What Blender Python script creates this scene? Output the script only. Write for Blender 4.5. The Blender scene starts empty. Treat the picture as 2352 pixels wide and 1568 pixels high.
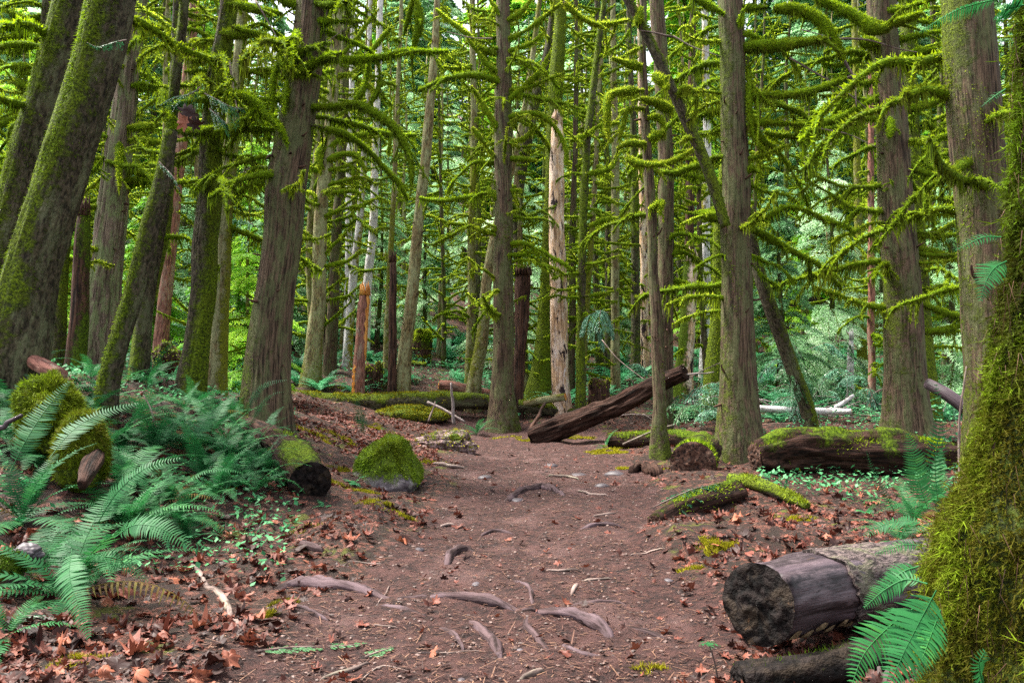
import bpy, math, random
import numpy as np
from mathutils import Vector, Matrix, Euler
random.seed(7)
RNG = np.random.default_rng(7)
R = math.radians
col = bpy.context.scene.collection
scene = bpy.context.scene

# ------------------------------------------------------------------ camera, world, sun, exposure
CAM_Z = 1.5
FP = 1800.0                      # focal length in units of a 2352 wide picture
PITCH = math.atan((860 - 784) / FP)
cam_d = bpy.data.cameras.new('camera')
cam_d.sensor_width = 36
cam_d.lens = 36 * FP / 2352
cam_d.clip_end = 600
cam_d.clip_start = 0.05
cam = bpy.data.objects.new('camera', cam_d)
cam.location = (0, 0, CAM_Z)
cam.rotation_euler = (R(90) + PITCH, 0, 0)
col.objects.link(cam)
scene.camera = cam

SUN_EL, SUN_AZ = R(62), R(-68)          # azimuth from +Y (where the camera looks), minus = to the left
world = bpy.data.worlds.new('World'); scene.world = world
world.use_nodes = True
wn = world.node_tree; wn.nodes.clear()
sky = wn.nodes.new('ShaderNodeTexSky'); sky.sky_type = 'NISHITA'; sky.sun_disc = False
sky.sun_elevation = SUN_EL; sky.sun_rotation = SUN_AZ
sky.dust_density = 4.0; sky.air_density = 1.0; sky.ozone_density = 1.0
hs = wn.nodes.new('ShaderNodeHueSaturation'); hs.inputs['Saturation'].default_value = 0.33
hs.inputs['Value'].default_value = 1.15
bg = wn.nodes.new('ShaderNodeBackground'); bg.inputs['Strength'].default_value = 0.15
wo = wn.nodes.new('ShaderNodeOutputWorld')
wn.links.new(sky.outputs[0], hs.inputs['Color']); wn.links.new(hs.outputs[0], bg.inputs['Color'])
wn.links.new(bg.outputs[0], wo.inputs['Surface'])
sun_d = bpy.data.lights.new('sun', 'SUN'); sun_d.energy = 4.0; sun_d.angle = R(9); sun_d.color = (1.0, 0.95, 0.84)
sun = bpy.data.objects.new('sun', sun_d); col.objects.link(sun)
sdir = Vector((math.sin(SUN_AZ) * math.cos(SUN_EL), math.cos(SUN_AZ) * math.cos(SUN_EL), math.sin(SUN_EL)))
sun.rotation_euler = sdir.to_track_quat('Z', 'Y').to_euler()
scene.view_settings.view_transform = 'Standard'
scene.view_settings.look = 'None'
scene.view_settings.gamma = 1
scene.view_settings.use_curve_mapping = False
scene.view_settings.exposure = 1.75
try:
    scene.cycles.max_bounces = 5; scene.cycles.diffuse_bounces = 3; scene.cycles.glossy_bounces = 2
    scene.cycles.transmission_bounces = 3; scene.cycles.transparent_max_bounces = 4
    scene.cycles.use_denoising = False
except Exception:
    pass

# ------------------------------------------------------------------ helpers
def at(px, py, Y):
    """the place that lies Y metres ahead on the line of sight through (px, py) of a 2352 x 1568 picture"""
    u, w = (px - 1176) / FP, (784 - py) / FP
    c, s = math.cos(PITCH), math.sin(PITCH)
    dy, dz = c - w * s, s + w * c
    t = Y / dy
    return np.array([u * t, Y, CAM_Z + dz * t])

def _hash(ix, iy, iz):
    h = (ix.astype(np.int64) * 374761393 + iy.astype(np.int64) * 668265263 + iz.astype(np.int64) * 2147483647) & 0xffffffff
    h = ((h ^ (h >> 13)) * 1274126177) & 0xffffffff
    return ((h ^ (h >> 16)) & 0xffff) / 65535.0

def noise(x, y, z=0.0):
    x, y, z = np.broadcast_arrays(np.asarray(x, float), np.asarray(y, float), np.asarray(z, float))
    ix, iy, iz = np.floor(x), np.floor(y), np.floor(z)
    fx, fy, fz = x - ix, y - iy, z - iz
    fx, fy, fz = fx*fx*(3-2*fx), fy*fy*(3-2*fy), fz*fz*(3-2*fz)
    r = 0
    for a in (0, 1):
        for b in (0, 1):
            for c in (0, 1):
                r = r + _hash(ix+a, iy+b, iz+c) * (fx if a else 1-fx) * (fy if b else 1-fy) * (fz if c else 1-fz)
    return r * 2 - 1

def fbm(x, y, z=0.0, o=3):
    r, a = 0, 1.0
    for k in range(o):
        r = r + a * noise(np.asarray(x)*2**k + 17*k, np.asarray(y)*2**k, np.asarray(z)*2**k); a *= .5
    return r

class MB:
    """collects pieces of geometry that become ONE mesh"""
    def __init__(s):
        s.V, s.T, s.Q, s.tm, s.qm, s.A, s.n = [], [], [], [], [], [], 0
    def add(s, V, T=None, Q=None, mat=0, moss=0.0, rnd=0.0, fib=None):
        V = np.asarray(V, float).reshape(-1, 3); n = len(V)
        s.V.append(V)
        A = np.zeros((n, 5))
        A[:, 0] = moss; A[:, 1] = rnd
        A[:, 2:5] = V if fib is None else fib
        s.A.append(A)
        if T is not None and len(T):
            T = np.asarray(T, np.int64).reshape(-1, 3); s.T.append(T + s.n); s.tm.append(np.full(len(T), mat))
        if Q is not None and len(Q):
            Q = np.asarray(Q, np.int64).reshape(-1, 4); s.Q.append(Q + s.n); s.qm.append(np.full(len(Q), mat))
        s.n += n
        return s
    def mesh(s, name, mats, smooth=True):
        me = bpy.data.meshes.new(name)
        V = np.concatenate(s.V)
        T = np.concatenate(s.T) if s.T else np.zeros((0, 3), np.int64)
        Q = np.concatenate(s.Q) if s.Q else np.zeros((0, 4), np.int64)
        me.vertices.add(len(V)); me.vertices.foreach_set('co', V.ravel())
        loops = np.concatenate([T.ravel(), Q.ravel()])
        me.loops.add(len(loops)); me.loops.foreach_set('vertex_index', loops.astype(np.int32))
        tot = np.concatenate([np.full(len(T), 3), np.full(len(Q), 4)])
        st = np.concatenate([[0], np.cumsum(tot)[:-1]]) if len(tot) else np.zeros(0)
        me.polygons.add(len(tot))
        me.polygons.foreach_set('loop_start', st.astype(np.int32))
        try: me.polygons.foreach_set('loop_total', tot.astype(np.int32))
        except Exception: pass
        mi = np.concatenate((s.tm + s.qm) or [np.zeros(0)])
        me.polygons.foreach_set('material_index', mi.astype(np.int32))
        me.polygons.foreach_set('use_smooth', np.full(len(tot), smooth))
        A = np.concatenate(s.A)
        for k, nm in ((0, 'moss'), (1, 'rnd')):
            if np.any(A[:, k]):
                a = me.attributes.new(nm, 'FLOAT', 'POINT'); a.data.foreach_set('value', A[:, k].astype(np.float32))
        a = me.attributes.new('fib', 'FLOAT_VECTOR', 'POINT'); a.data.foreach_set('vector', A[:, 2:5].astype(np.float32).ravel())
        for m in (mats if isinstance(mats, (list, tuple)) else [mats]): me.materials.append(m)
        me.update(calc_edges=True)
        return me
    def obj(s, name, mats, parent=None, smooth=True, kind=None):
        if not s.V: return None
        return link(name, s.mesh(name, mats, smooth), parent, kind=kind)

def link(name, data, parent=None, kind=None):
    o = bpy.data.objects.new(name, data); col.objects.link(o)
    if parent is not None: o.parent = parent
    if kind: o['kind'] = kind
    return o

def tag(o, label=None, cat=None, group=None, kind=None):
    if label: o['label'] = label
    if cat: o['category'] = cat
    if group: o['group'] = group
    if kind: o['kind'] = kind
    return o

def thing(name, label, cat, loc=(0, 0, 0), rz=0.0, group=None):
    o = link(name, None); o.location = Vector([float(v) for v in loc]); o.rotation_euler = (0, 0, rz)
    o.empty_display_size = .1
    return tag(o, label, cat, group)

def smooth_path(P, n):
    """Catmull-Rom through the rows of P (any number of columns), n samples"""
    P = np.asarray(P, float)
    if len(P) == 2: return P[0] + (P[1]-P[0]) * np.linspace(0, 1, n)[:, None]
    E = np.vstack([2*P[0]-P[1], P, 2*P[-1]-P[-2]])
    d = np.concatenate([[0], np.cumsum(np.linalg.norm(np.diff(P[:, :3], axis=0), axis=1) + 1e-9)])
    s = np.linspace(0, d[-1], n)
    i = np.clip(np.searchsorted(d, s, 'right') - 1, 0, len(P)-2)
    t = ((s - d[i]) / (d[i+1]-d[i]))[:, None]
    a, b, c, e = E[i], E[i+1], E[i+2], E[i+3]
    return .5*((2*b) + (-a+c)*t + (2*a-5*b+4*c-e)*t*t + (-a+3*b-3*c+e)*t**3)

def frames(C):
    T = np.gradient(C, axis=0); T /= np.linalg.norm(T, axis=1)[:, None] + 1e-12
    up = np.array([1., 0, 0]) if abs(T[0, 2]) > .6 else np.array([0, 0, 1.])
    N = np.zeros_like(C); n = up - T[0]*np.dot(up, T[0]); n /= np.linalg.norm(n)
    for i in range(len(C)):
        n = n - T[i]*np.dot(n, T[i]); n /= np.linalg.norm(n) + 1e-12; N[i] = n
    return T, N, np.cross(T, N)

def tube(mb, C, r, seg=8, mat=0, moss=0.0, rnd=0.0, disp=None, caps=True, squash=1.0):
    C = np.asarray(C, float); n = len(C); r = np.broadcast_to(np.asarray(r, float), (n,))
    T, N, B = frames(C)
    a = np.linspace(0, 2*math.pi, seg, endpoint=False)
    L = np.concatenate([[0], np.cumsum(np.linalg.norm(np.diff(C, axis=0), axis=1))])
    A, LL = np.meshgrid(a, L); RR = np.repeat(r[:, None], seg, 1)
    D = 1.0 if disp is None else 1 + disp(A, LL, RR)
    V = C[:, None, :] + (np.cos(A)[..., None]*N[:, None, :] + np.sin(A)[..., None]*B[:, None, :]*squash) * (RR*D)[..., None]
    off = RNG.uniform(0, 50)
    fib = np.stack([np.cos(A)*RR + off, np.sin(A)*RR, LL + off], -1)
    i = np.arange(n-1)[:, None]*seg; j = np.arange(seg)[None, :]; k = (j+1) % seg
    Q = np.stack([i+j, i+k, i+seg+k, i+seg+j], -1).reshape(-1, 4)
    m = moss(A, LL, V) if callable(moss) else moss
    mm = np.broadcast_to(m, A.shape).ravel()
    V = V.reshape(-1, 3); fib = fib.reshape(-1, 3); T3 = None
    if caps:
        V = np.vstack([V, C[:1], C[-1:]]); fib = np.vstack([fib, [[off, 0, off-.02]], [[off, 0, off+L[-1]+.02]]])
        mm = np.concatenate([mm, [mm[0], mm[-1]]])
        c0, c1 = n*seg, n*seg+1; jj = np.arange(seg); kk = (jj+1) % seg; b = (n-1)*seg
        T3 = np.vstack([np.stack([np.full(seg, c0), kk, jj], 1), np.stack([np.full(seg, c1), b+jj, b+kk], 1)])
    mb.add(V, T=T3, Q=Q, mat=mat, moss=mm, rnd=rnd, fib=fib)
    return L[-1]

def strands(mb, B, D, w, mat=0, rnd=None, bend=0.0):
    """one thin triangle per row: root B, tip B + D, width w"""
    n = len(B)
    if n == 0: return
    w = np.broadcast_to(np.asarray(w, float), (n,))
    s = RNG.normal(size=(n, 3)); s[:, 2] *= .3; s[:, 1] *= .5
    s -= D*(np.sum(s*D, 1)/(np.sum(D*D, 1)+1e-9))[:, None]
    s /= np.linalg.norm(s, axis=1)[:, None] + 1e-9
    V = np.empty((n, 3, 3)); V[:, 0] = B - s*w[:, None]/2; V[:, 1] = B + s*w[:, None]/2; V[:, 2] = B + D
    r = RNG.random(n) if rnd is None else rnd
    mb.add(V.reshape(-1, 3), T=np.arange(3*n).reshape(-1, 3), mat=mat, rnd=np.repeat(r, 3), moss=1.0)

def fringe(mb, C, r, px, dens=1.0, hang=.12, fuzz=.03, mat=0, top=1.0):
    """moss hair along a branch: longer hanging strands below, short fuzz all round.  px = size of one strand"""
    C = np.asarray(C, float); r = np.broadcast_to(np.asarray(r, float), (len(C),))
    T, N, Bn = frames(C)
    L = np.concatenate([[0], np.cumsum(np.linalg.norm(np.diff(C, axis=0), axis=1))])
    tot = L[-1]
    n1 = int(tot/px*2.2*dens); n2 = int(tot*float(np.mean(r))/px**2*3.0*dens*top)
    def pick(n):
        s = RNG.random(n)*tot
        f = np.interp(s, L, np.arange(len(C))); i = np.minimum(f.astype(int), len(C)-2); t = (f-i)[:, None]
        g = lambda M: M[i]*(1-t)+M[i+1]*t
        return s, g(C), g(T), g(N), g(Bn), np.interp(s, L, r)
    # hanging
    s, c, t, n_, b_, rr = pick(n1)
    side = np.stack([-t[:, 1], t[:, 0], 0*t[:, 0]], 1); side /= np.linalg.norm(side, axis=1)[:, None] + 1e-6
    base = c + side*(RNG.uniform(-.8, .8, n1)*rr)[:, None] + np.array([0, 0, -1])*(rr*.45)[:, None]
    ln = hang*(.18+.9*np.clip(.45+.75*noise(s*3.1+5, 1.7, tot*7)+.5*noise(s*11, 4.2, tot), 0, 1.6))*RNG.uniform(.3, 1.15, n1)
    D = np.stack([RNG.normal(0, .12, n1), RNG.normal(0, .12, n1), -np.ones(n1)], 1)*ln[:, None]
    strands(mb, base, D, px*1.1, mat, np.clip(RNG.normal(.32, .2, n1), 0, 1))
    # fuzz; upward tufts get a lighter tint, top light put into the colour
    s, c, t, n_, b_, rr = pick(n2)
    a = RNG.uniform(0, 2*math.pi, n2)
    d = n_*np.cos(a)[:, None] + b_*np.sin(a)[:, None]
    D = d + np.stack([RNG.normal(0, .5, n2), RNG.normal(0, .5, n2), RNG.normal(-.1, .5, n2)], 1)
    D /= np.linalg.norm(D, axis=1)[:, None]
    D *= (fuzz*RNG.uniform(.4, 1.2, n2))[:, None]
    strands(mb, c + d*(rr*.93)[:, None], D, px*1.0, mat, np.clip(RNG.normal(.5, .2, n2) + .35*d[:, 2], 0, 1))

# ------------------------------------------------------------------ materials
def nodes_of(name):
    m = bpy.data.materials.new(name); m.use_nodes = True
    nt = m.node_tree; nt.nodes.clear()
    return m, nt
class NT:
    def __init__(s, nt): s.nt = nt
    def n(s, t, ins=None, **kw):
        x = s.nt.nodes.new(t)
        for k, v in kw.items(): setattr(x, k, v)
        for k, v in (ins or {}).items():
            if hasattr(v, 'links') or isinstance(v, bpy.types.NodeSocket): s.nt.links.new(v, x.inputs[k])
            else: x.inputs[k].default_value = v
        return x
    def mix(s, f, a, b, mode='MIX'):
        x = s.nt.nodes.new('ShaderNodeMix'); x.data_type = 'RGBA'; x.blend_type = mode; x.clamp_factor = True
        for k, v in ((0, f), (6, a), (7, b)):
            if isinstance(v, bpy.types.NodeSocket): s.nt.links.new(v, x.inputs[k])
            elif k == 0: x.inputs[k].default_value = v
            else: x.inputs[k].default_value = (*v, 1) if len(v) == 3 else v
        return x.outputs[2]
    def math(s, op, a, b=0.0, c=0.0, clamp=False):
        x = s.nt.nodes.new('ShaderNodeMath'); x.operation = op; x.use_clamp = clamp
        for k, v in enumerate((a, b, c)):
            if isinstance(v, bpy.types.NodeSocket): s.nt.links.new(v, x.inputs[k])
            else: x.inputs[k].default_value = v
        return x.outputs[0]
    def step(s, v, lo, hi):
        x = s.nt.nodes.new('ShaderNodeMapRange'); x.interpolation_type = 'SMOOTHSTEP'
        s.nt.links.new(v, x.inputs[0]); x.inputs[1].default_value = lo; x.inputs[2].default_value = hi
        return x.outputs[0]
    def noise(s, vec, scale, detail=5, rough=.6, dist=0.0):
        x = s.nt.nodes.new('ShaderNodeTexNoise'); x.inputs['Scale'].default_value = scale
        x.inputs['Detail'].default_value = detail; x.inputs['Roughness'].default_value = rough
        x.inputs['Distortion'].default_value = dist
        if vec is not None: s.nt.links.new(vec, x.inputs['Vector'])
        return x.outputs[0]
    def attr(s, name, out='Fac'): return s.n('ShaderNodeAttribute', attribute_name=name).outputs[out]
    def stretch(s, vec, sc):
        x = s.nt.nodes.new('ShaderNodeMapping'); x.inputs['Scale'].default_value = sc
        s.nt.links.new(vec, x.inputs['Vector']); return x.outputs[0]
    def out(s, colr, rough=.8, spec=.3, bump=None, bd=.02, bs=.6, transl=None, tcol=None, coat=0):
        b = s.n('ShaderNodeBsdfPrincipled'); b.inputs['Roughness'].default_value = rough if not isinstance(rough, bpy.types.NodeSocket) else .5
        if isinstance(rough, bpy.types.NodeSocket): s.nt.links.new(rough, b.inputs['Roughness'])
        b.inputs['Specular IOR Level'].default_value = spec
        s.nt.links.new(colr, b.inputs['Base Color'])
        if bump is not None:
            bp = s.n('ShaderNodeBump'); bp.inputs['Distance'].default_value = bd; bp.inputs['Strength'].default_value = bs
            s.nt.links.new(bump, bp.inputs['Height']); s.nt.links.new(bp.outputs[0], b.inputs['Normal'])
        sh = b.outputs[0]
        if transl:
            t = s.n('ShaderNodeBsdfTranslucent'); s.nt.links.new(tcol or colr, t.inputs['Color'])
            mx = s.n('ShaderNodeMixShader'); mx.inputs[0].default_value = transl
            s.nt.links.new(sh, mx.inputs[1]); s.nt.links.new(t.outputs[0], mx.inputs[2]); sh = mx.outputs[0]
        o = s.n('ShaderNodeOutputMaterial'); s.nt.links.new(sh, o.inputs[0])

MOSS_D, MOSS_M, MOSS_B = (.022, .040, .002), (.19, .32, .004), (.46, .66, .010)
MOSS_Y = (.36, .33, .012)

def bark(name, dark, light, lichen=(.20, .24, .15), lich_amt=.3, fs=28, stretch=.07, moss_bias=0.0, moss_col=None, rough=.85, bd=.02, spec=.2, patch=None):
    m, nt = nodes_of(name); k = NT(nt)
    fib = k.attr('fib', 'Vector')
    f = k.noise(k.stretch(fib, (1, 1, stretch)), fs, 5, .62, .3)
    f2 = k.noise(k.stretch(fib, (1, 1, .35)), fs*.45, 4, .6)
    ff = k.step(f, .34, .66)
    c = k.mix(ff, dark, light)
    big = k.noise(fib, 2.2, 3, .6)
    c = k.mix(k.math('MULTIPLY', k.step(big, .35, .7), .55), c, k.mix(ff, tuple(v*.5 for v in dark), tuple(v*.62 for v in light)))
    lm = k.math('MULTIPLY', k.step(k.math('ADD', k.noise(k.stretch(fib, (1, 1, .3)), 5, 6, .75), k.math('MULTIPLY', f2, .25)), .68-lich_amt*.22, .82-lich_amt*.15), .65)
    c = k.mix(lm, c, lichen)
    if patch:
        for pc, lo, hi, sc in patch:
            c = k.mix(k.step(k.noise(k.stretch(fib, (1, 1, .28)), sc, 5, .7, .4), lo, hi), c, pc)
    mo = k.attr('moss')
    mn = k.math('ADD', k.math('MULTIPLY', k.noise(fib, 9, 7, .75), .62), k.math('MULTIPLY', k.noise(k.stretch(fib, (1, 1, .5)), 1.9, 4, .65), .38))
    mf = k.step(k.math('ADD', k.math('ADD', k.math('MULTIPLY', mo, 1.0), moss_bias), k.math('MULTIPLY', k.math('SUBTRACT', mn, .5), 2.6)), .35, .72)
    mc = k.noise(fib, 35, 5, .7); mc2 = k.noise(fib, 3.5, 3, .6)
    mb_, md_ = moss_col or ((.13, .21, .005), MOSS_D)
    mcol = k.mix(k.step(mc, .36, .68), md_, mb_)
    mcol = k.mix(k.math('MULTIPLY', k.step(mc2, .42, .7), .55), mcol, tuple(v*.45 + w for v, w in zip(mb_, (.028, .018, .002))))
    c = k.mix(mf, c, mcol)
    h = k.math('ADD', k.math('MULTIPLY', f, 1.0), k.math('ADD', k.math('MULTIPLY', f2, .6), k.math('MULTIPLY', k.math('MULTIPLY', mf, mc), 1.2)))
    k.out(c, rough, spec, h, bd, .9)
    return m

M = {}
M['brown'] = bark('bark_brown', (.017, .010, .006), (.150, .098, .062), (.11, .13, .05), .60, 46, .045, .13, moss_col=((.125, .17, .010), (.028, .038, .004)), bd=.04)
M['cedar'] = bark('bark_grey_cedar', (.045, .030, .021), (.26, .195, .145), (.21, .28, .11), .55, 44, .03, bd=.04)
M['mossy'] = bark('bark_under_moss', (.014, .011, .006), (.095, .075, .045), (.13, .14, .07), .3, 30, .4, .15, moss_col=((.19, .27, .006), (.020, .032, .002)), bd=.05)
M['lichen'] = bark('bark_lichen', (.050, .036, .014), (.25, .185, .085), (.31, .33, .17), .7, 32, .3, .12, moss_col=((.24, .26, .012), (.06, .07, .006)), bd=.03)
M['pale'] = bark('bark_white', (.25, .22, .21), (.66, .62, .62), (.75, .72, .74), .6, 20, .5, 0, moss_col=((.34, .30, .008), (.09, .08, .006)), bd=.01)
M['snag'] = bark('bare_weathered_wood', (.24, .14, .08), (.80, .52, .31), (.82, .70, .62), .55, 26, .06, 0,
                 patch=[((.030, .018, .020), .56, .60, 5.5), ((.64, .58, .58), .62, .66, 8.0), ((.02, .014, .012), .68, .70, 22)], bd=.02)
M['rot'] = bark('rotten_dark_wood', (.010, .006, .005), (.115, .055, .036), (.12, .08, .06), .1, 20, .09, 0, bd=.05)
M['red'] = bark('red_bark', (.10, .04, .03), (.34, .15, .11), (.30, .24, .18), .3, 24, .2, -.05, bd=.015)
M['split'] = bark('fresh_split_wood', (.45, .13, .02), (.75, .36, .09), (.8, .5, .2), .2, 30, .03, -1, bd=.02, rough=.6)
M['rotlog'] = bark('wet_rotten_log', (.005, .003, .002), (.050, .023, .016), (.08, .045, .033), .25, 26, .08, .0, bd=.06, rough=.85, spec=.12)
M['wet'] = bark('wet_purple_wood', (.008, .005, .006), (.085, .060, .070), (.15, .11, .12), .35, 15, .06, -.25, bd=.014, rough=.5, spec=.2,
                patch=[((.006, .004, .005), .60, .68, 3.5), ((.10, .055, .030), .66, .74, 5)])
M['platebark'] = bark('wet_grey_bark', (.018, .012, .012), (.17, .125, .118), (.13, .14, .07), .4, 40, .35, .05, bd=.045, rough=.65, spec=.2)
M['chunk'] = bark('weathered_pink_wood', (.05, .026, .022), (.32, .215, .205), (.36, .28, .27), .3, 24, .12, .0, bd=.05)
M['char'] = bark('black_wet_log_end', (.0015, .0012, .001), (.016, .011, .010), (.040, .028, .018), .3, 18, .8, -.2, patch=[((.13, .070, .035), .62, .70, 4.0)], bd=.05, rough=.75, spec=.12)
M['root'] = bark('worn_root', (.014, .008, .007), (.090, .058, .060), (.13, .09, .10), .35, 30, .10, -.45, bd=.012, rough=.8, spec=.10)
M['fungus'] = bark('tan_crust_fungus', (.09, .05, .025), (.34, .23, .13), (.45, .35, .2), .3, 30, 1, -1)
M['twig'] = bark('bare_twig', (.06, .04, .035), (.26, .19, .165), (.3, .28, .2), .2, 20, .2, -.2, bd=.004)
M['whitetwig'] = bark('bleached_stick', (.13, .10, .09), (.34, .28, .27), (.33, .29, .25), .2, 26, .2, -.3, bd=.004)

def moss_mat(name, d, m_, b, transl=.3, ns=6, ovar=0.0):
    m, nt = nodes_of(name); k = NT(nt)
    pos = k.n('ShaderNodeNewGeometry').outputs['Position']
    n1 = k.noise(pos, ns, 4, .6); r = k.attr('rnd')
    t = k.math('ADD', k.math('MULTIPLY', r, .75), k.math('MULTIPLY', n1, .5))
    c = k.mix(k.step(t, .28, .62), d, m_)
    c = k.mix(k.step(t, .60, .98), c, b)
    big = k.noise(pos, .35, 2)
    c = k.mix(k.math('MULTIPLY', k.step(big, .42, .65), .35), c, (.20, .17, .008))
    oi = k.n('ShaderNodeObjectInfo').outputs['Random']
    c = k.mix(k.math('MULTIPLY', oi, ovar), c, (.050, .060, .010))
    k.out(c, .85, .15, transl=transl)
    return m
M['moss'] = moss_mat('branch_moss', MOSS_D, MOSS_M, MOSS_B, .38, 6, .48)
M['mossfar'] = moss_mat('sunny_branch_moss', (.11, .16, .008), (.38, .52, .014), (.72, .84, .06), .5, 6, .38)  # brighter copy of branch_moss, sunlight put into its colour
M['mossfg'] = moss_mat('thick_trunk_moss', (.004, .008, .001), (.024, .060, .002), (.13, .26, .006), .3, 6)
M['mossbright'] = moss_mat('bright_ground_moss', (.03, .05, .004), (.15, .24, .008), (.36, .48, .02), .3, 5)
M['mossrock'] = moss_mat('boulder_moss', (.015, .035, .003), (.07, .15, .005), (.22, .36, .012), .25, 5)
M['rockmoss'] = bark('mossy_rock_face', (.06, .05, .055), (.20, .17, .18), (.3, .3, .25), .3, 9, 1, .1, bd=.02, rough=.6)
M['mossfgbark'] = bark('bark_below_thick_moss', (.012, .007, .006), (.12, .055, .040), (.1, .07, .05), .1, 16, .12, 0, moss_col=((.05, .08, .004), (.008, .012, .002)), bd=.04)
M['mossyel'] = moss_mat('yellow_log_moss', (.07, .065, .003), (.26, .24, .008), (.42, .39, .015), .25)

def leaf_mat(name, a, b, c_, rough=.42, spec=.5, transl=.3, ns=1.5, hue_obj=.0):
    m, nt = nodes_of(name); k = NT(nt)
    pos = k.n('ShaderNodeNewGeometry').outputs['Position']; r = k.attr('rnd')
    n1 = k.noise(pos, ns, 3, .6)
    oi = k.n('ShaderNodeObjectInfo').outputs['Random']
    t = k.math('ADD', k.math('MULTIPLY', r, .6), k.math('ADD', k.math('MULTIPLY', n1, .5), k.math('MULTIPLY', k.math('SUBTRACT', oi, .5), hue_obj)))
    c = k.mix(k.step(t, .25, .6), a, b)
    c = k.mix(k.step(t, .6, .95), c, c_)
    k.out(c, rough, spec, transl=transl)
    return m
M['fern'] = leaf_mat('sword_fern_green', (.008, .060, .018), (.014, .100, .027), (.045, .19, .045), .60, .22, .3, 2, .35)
M['fernbright'] = leaf_mat('bright_fern_green', (.014, .10, .028), (.022, .145, .038), (.06, .24, .045), .58, .25, .35, 2, .2)  # paler green than the common sword fern
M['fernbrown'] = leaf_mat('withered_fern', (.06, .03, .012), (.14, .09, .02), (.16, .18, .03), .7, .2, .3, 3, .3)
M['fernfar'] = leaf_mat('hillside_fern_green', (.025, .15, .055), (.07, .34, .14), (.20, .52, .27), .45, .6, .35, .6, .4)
M['hemlock'] = leaf_mat('hemlock_green', (.10, .30, .015), (.32, .62, .05), (.62, .86, .09), .5, .5, .5, .25, .45)
M['cedarleaf'] = leaf_mat('cedar_green', (.11, .27, .11), (.32, .57, .28), (.70, .88, .62), .42, .8, .55, .25, .45)
M['shrub'] = leaf_mat('small_leaf_green', (.012, .09, .030), (.025, .17, .055), (.07, .28, .07), .55, .3, .3, 3, .2)
M['shrubfar'] = leaf_mat('undergrowth_green', (.015, .10, .035), (.05, .24, .09), (.16, .44, .19), .6, .25, .35, 1, .2)
M['boughpale'] = leaf_mat('silvery_cedar_green', (.05, .17, .09), (.12, .32, .19), (.32, .52, .38), .4, .7, .35, 2, .3)
M['boughgreen'] = leaf_mat('fresh_cedar_green', (.02, .09, .025), (.06, .18, .06), (.16, .30, .12), .45, .6, .3, 2, .3)
M['boughdark'] = leaf_mat('deep_cedar_green', (.008, .055, .020), (.02, .12, .045), (.06, .20, .09), .45, .6, .3, 4, .3)
M['grit'] = leaf_mat('soil_grit', (.05, .03, .025), (.14, .085, .07), (.36, .30, .30), .6, .4, 0, 20)
M['deadleaf'] = leaf_mat('fallen_maple_leaf', (.024, .008, .006), (.125, .032, .019), (.27, .088, .046), .6, .3, .12, 3, .9)
M['needle'] = leaf_mat('needle_litter', (.030, .013, .010), (.095, .042, .029), (.20, .11, .065), .7, .3, .1, 4)
M['stone'] = leaf_mat('wet_stone', (.05, .040, .045), (.11, .095, .11), (.20, .18, .20), .55, .35, 0, 30, .3)

# ------------------------------------------------------------------ terrain
CP = [(0,-6,0),(0,-2,0),(0,1,0),(0,3.8,0),(0,6,0),(.1,9,0),(.5,12,0),(.6,15,.03),(.9,3,0),(-.9,3,0),(-1.2,6,0),(1.4,6,0.0),(-1.3,9,.02),(2,9,.02),(2.6,12,.06),(-1.7,12,.06),
      (-6,-4,.4),(6,-4,.3),(-10,2,1.2),(9,2,.6),(12,10,.8),(-16,10,2.2),(18,18,1.0),(-25,22,4),(30,30,3)]
CPX = [(1230,990,19),(700,1165,8.5),(400,1290,6.2),(150,1440,4.6),(50,1560,3.7),(300,1110,7.5),(100,1120,6.8),(250,925,10.5),(40,910,9.5),
       (612,980,12),(450,875,14),(225,860,15),(800,962,17),(690,945,18),(900,1005,16),(950,1125,10.5),(960,985,19),(1155,988,20),(1090,932,23),
       (715,892,22),(822,908,21.5),(925,885,23),(1233,912,23),(1285,935,22),(1333,942,21.5),(1415,922,24),(1460,868,29),(1570,862,25),(1520,1050,14),
       (1520,1002,17),(1700,1052,14),(1600,930,22),(1860,990,15.5),(2085,1010,14),(1640,1125,10),(1560,1205,8),(1850,1205,8),(2100,1215,7.5),
       (2000,1275,6),(1900,1520,4.2),(1640,1430,4.8),(2000,935,22),(1900,1120,10.5),(2150,1120,10.5),
       (850,790,32),(450,720,36),(1000,760,36),(1400,800,36),(1750,780,38),(2000,800,36),(2300,820,30),(150,760,30)]
CP += [tuple(at(*c)) for c in CPX]
for Y, z in ((50, 7.5), (60, 11), (80, 20), (105, 32), (150, 52)):
    for x in (-1.2, -.7, -.25, .2, .6, 1.1): CP.append((x*Y, Y, z + (2 if x < -.5 else 0) - (1.5 if x > .5 else 0)))
CP = np.array(CP)
def _tps(r2): return r2*np.log(r2 + 1e-9)*.5
def _fit(C, lam=.02):
    sc = 1/10.; X = C[:, :2]*sc; n = len(X)
    K = _tps(((X[:, None]-X[None])**2).sum(-1)) + lam*np.eye(n)
    Pm = np.hstack([np.ones((n, 1)), X])
    A = np.block([[K, Pm], [Pm.T, np.zeros((3, 3))]])
    return X, np.linalg.solve(A, np.concatenate([C[:, 2], [0, 0, 0]])), sc
_X, _W, _SC = _fit(CP)
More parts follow.
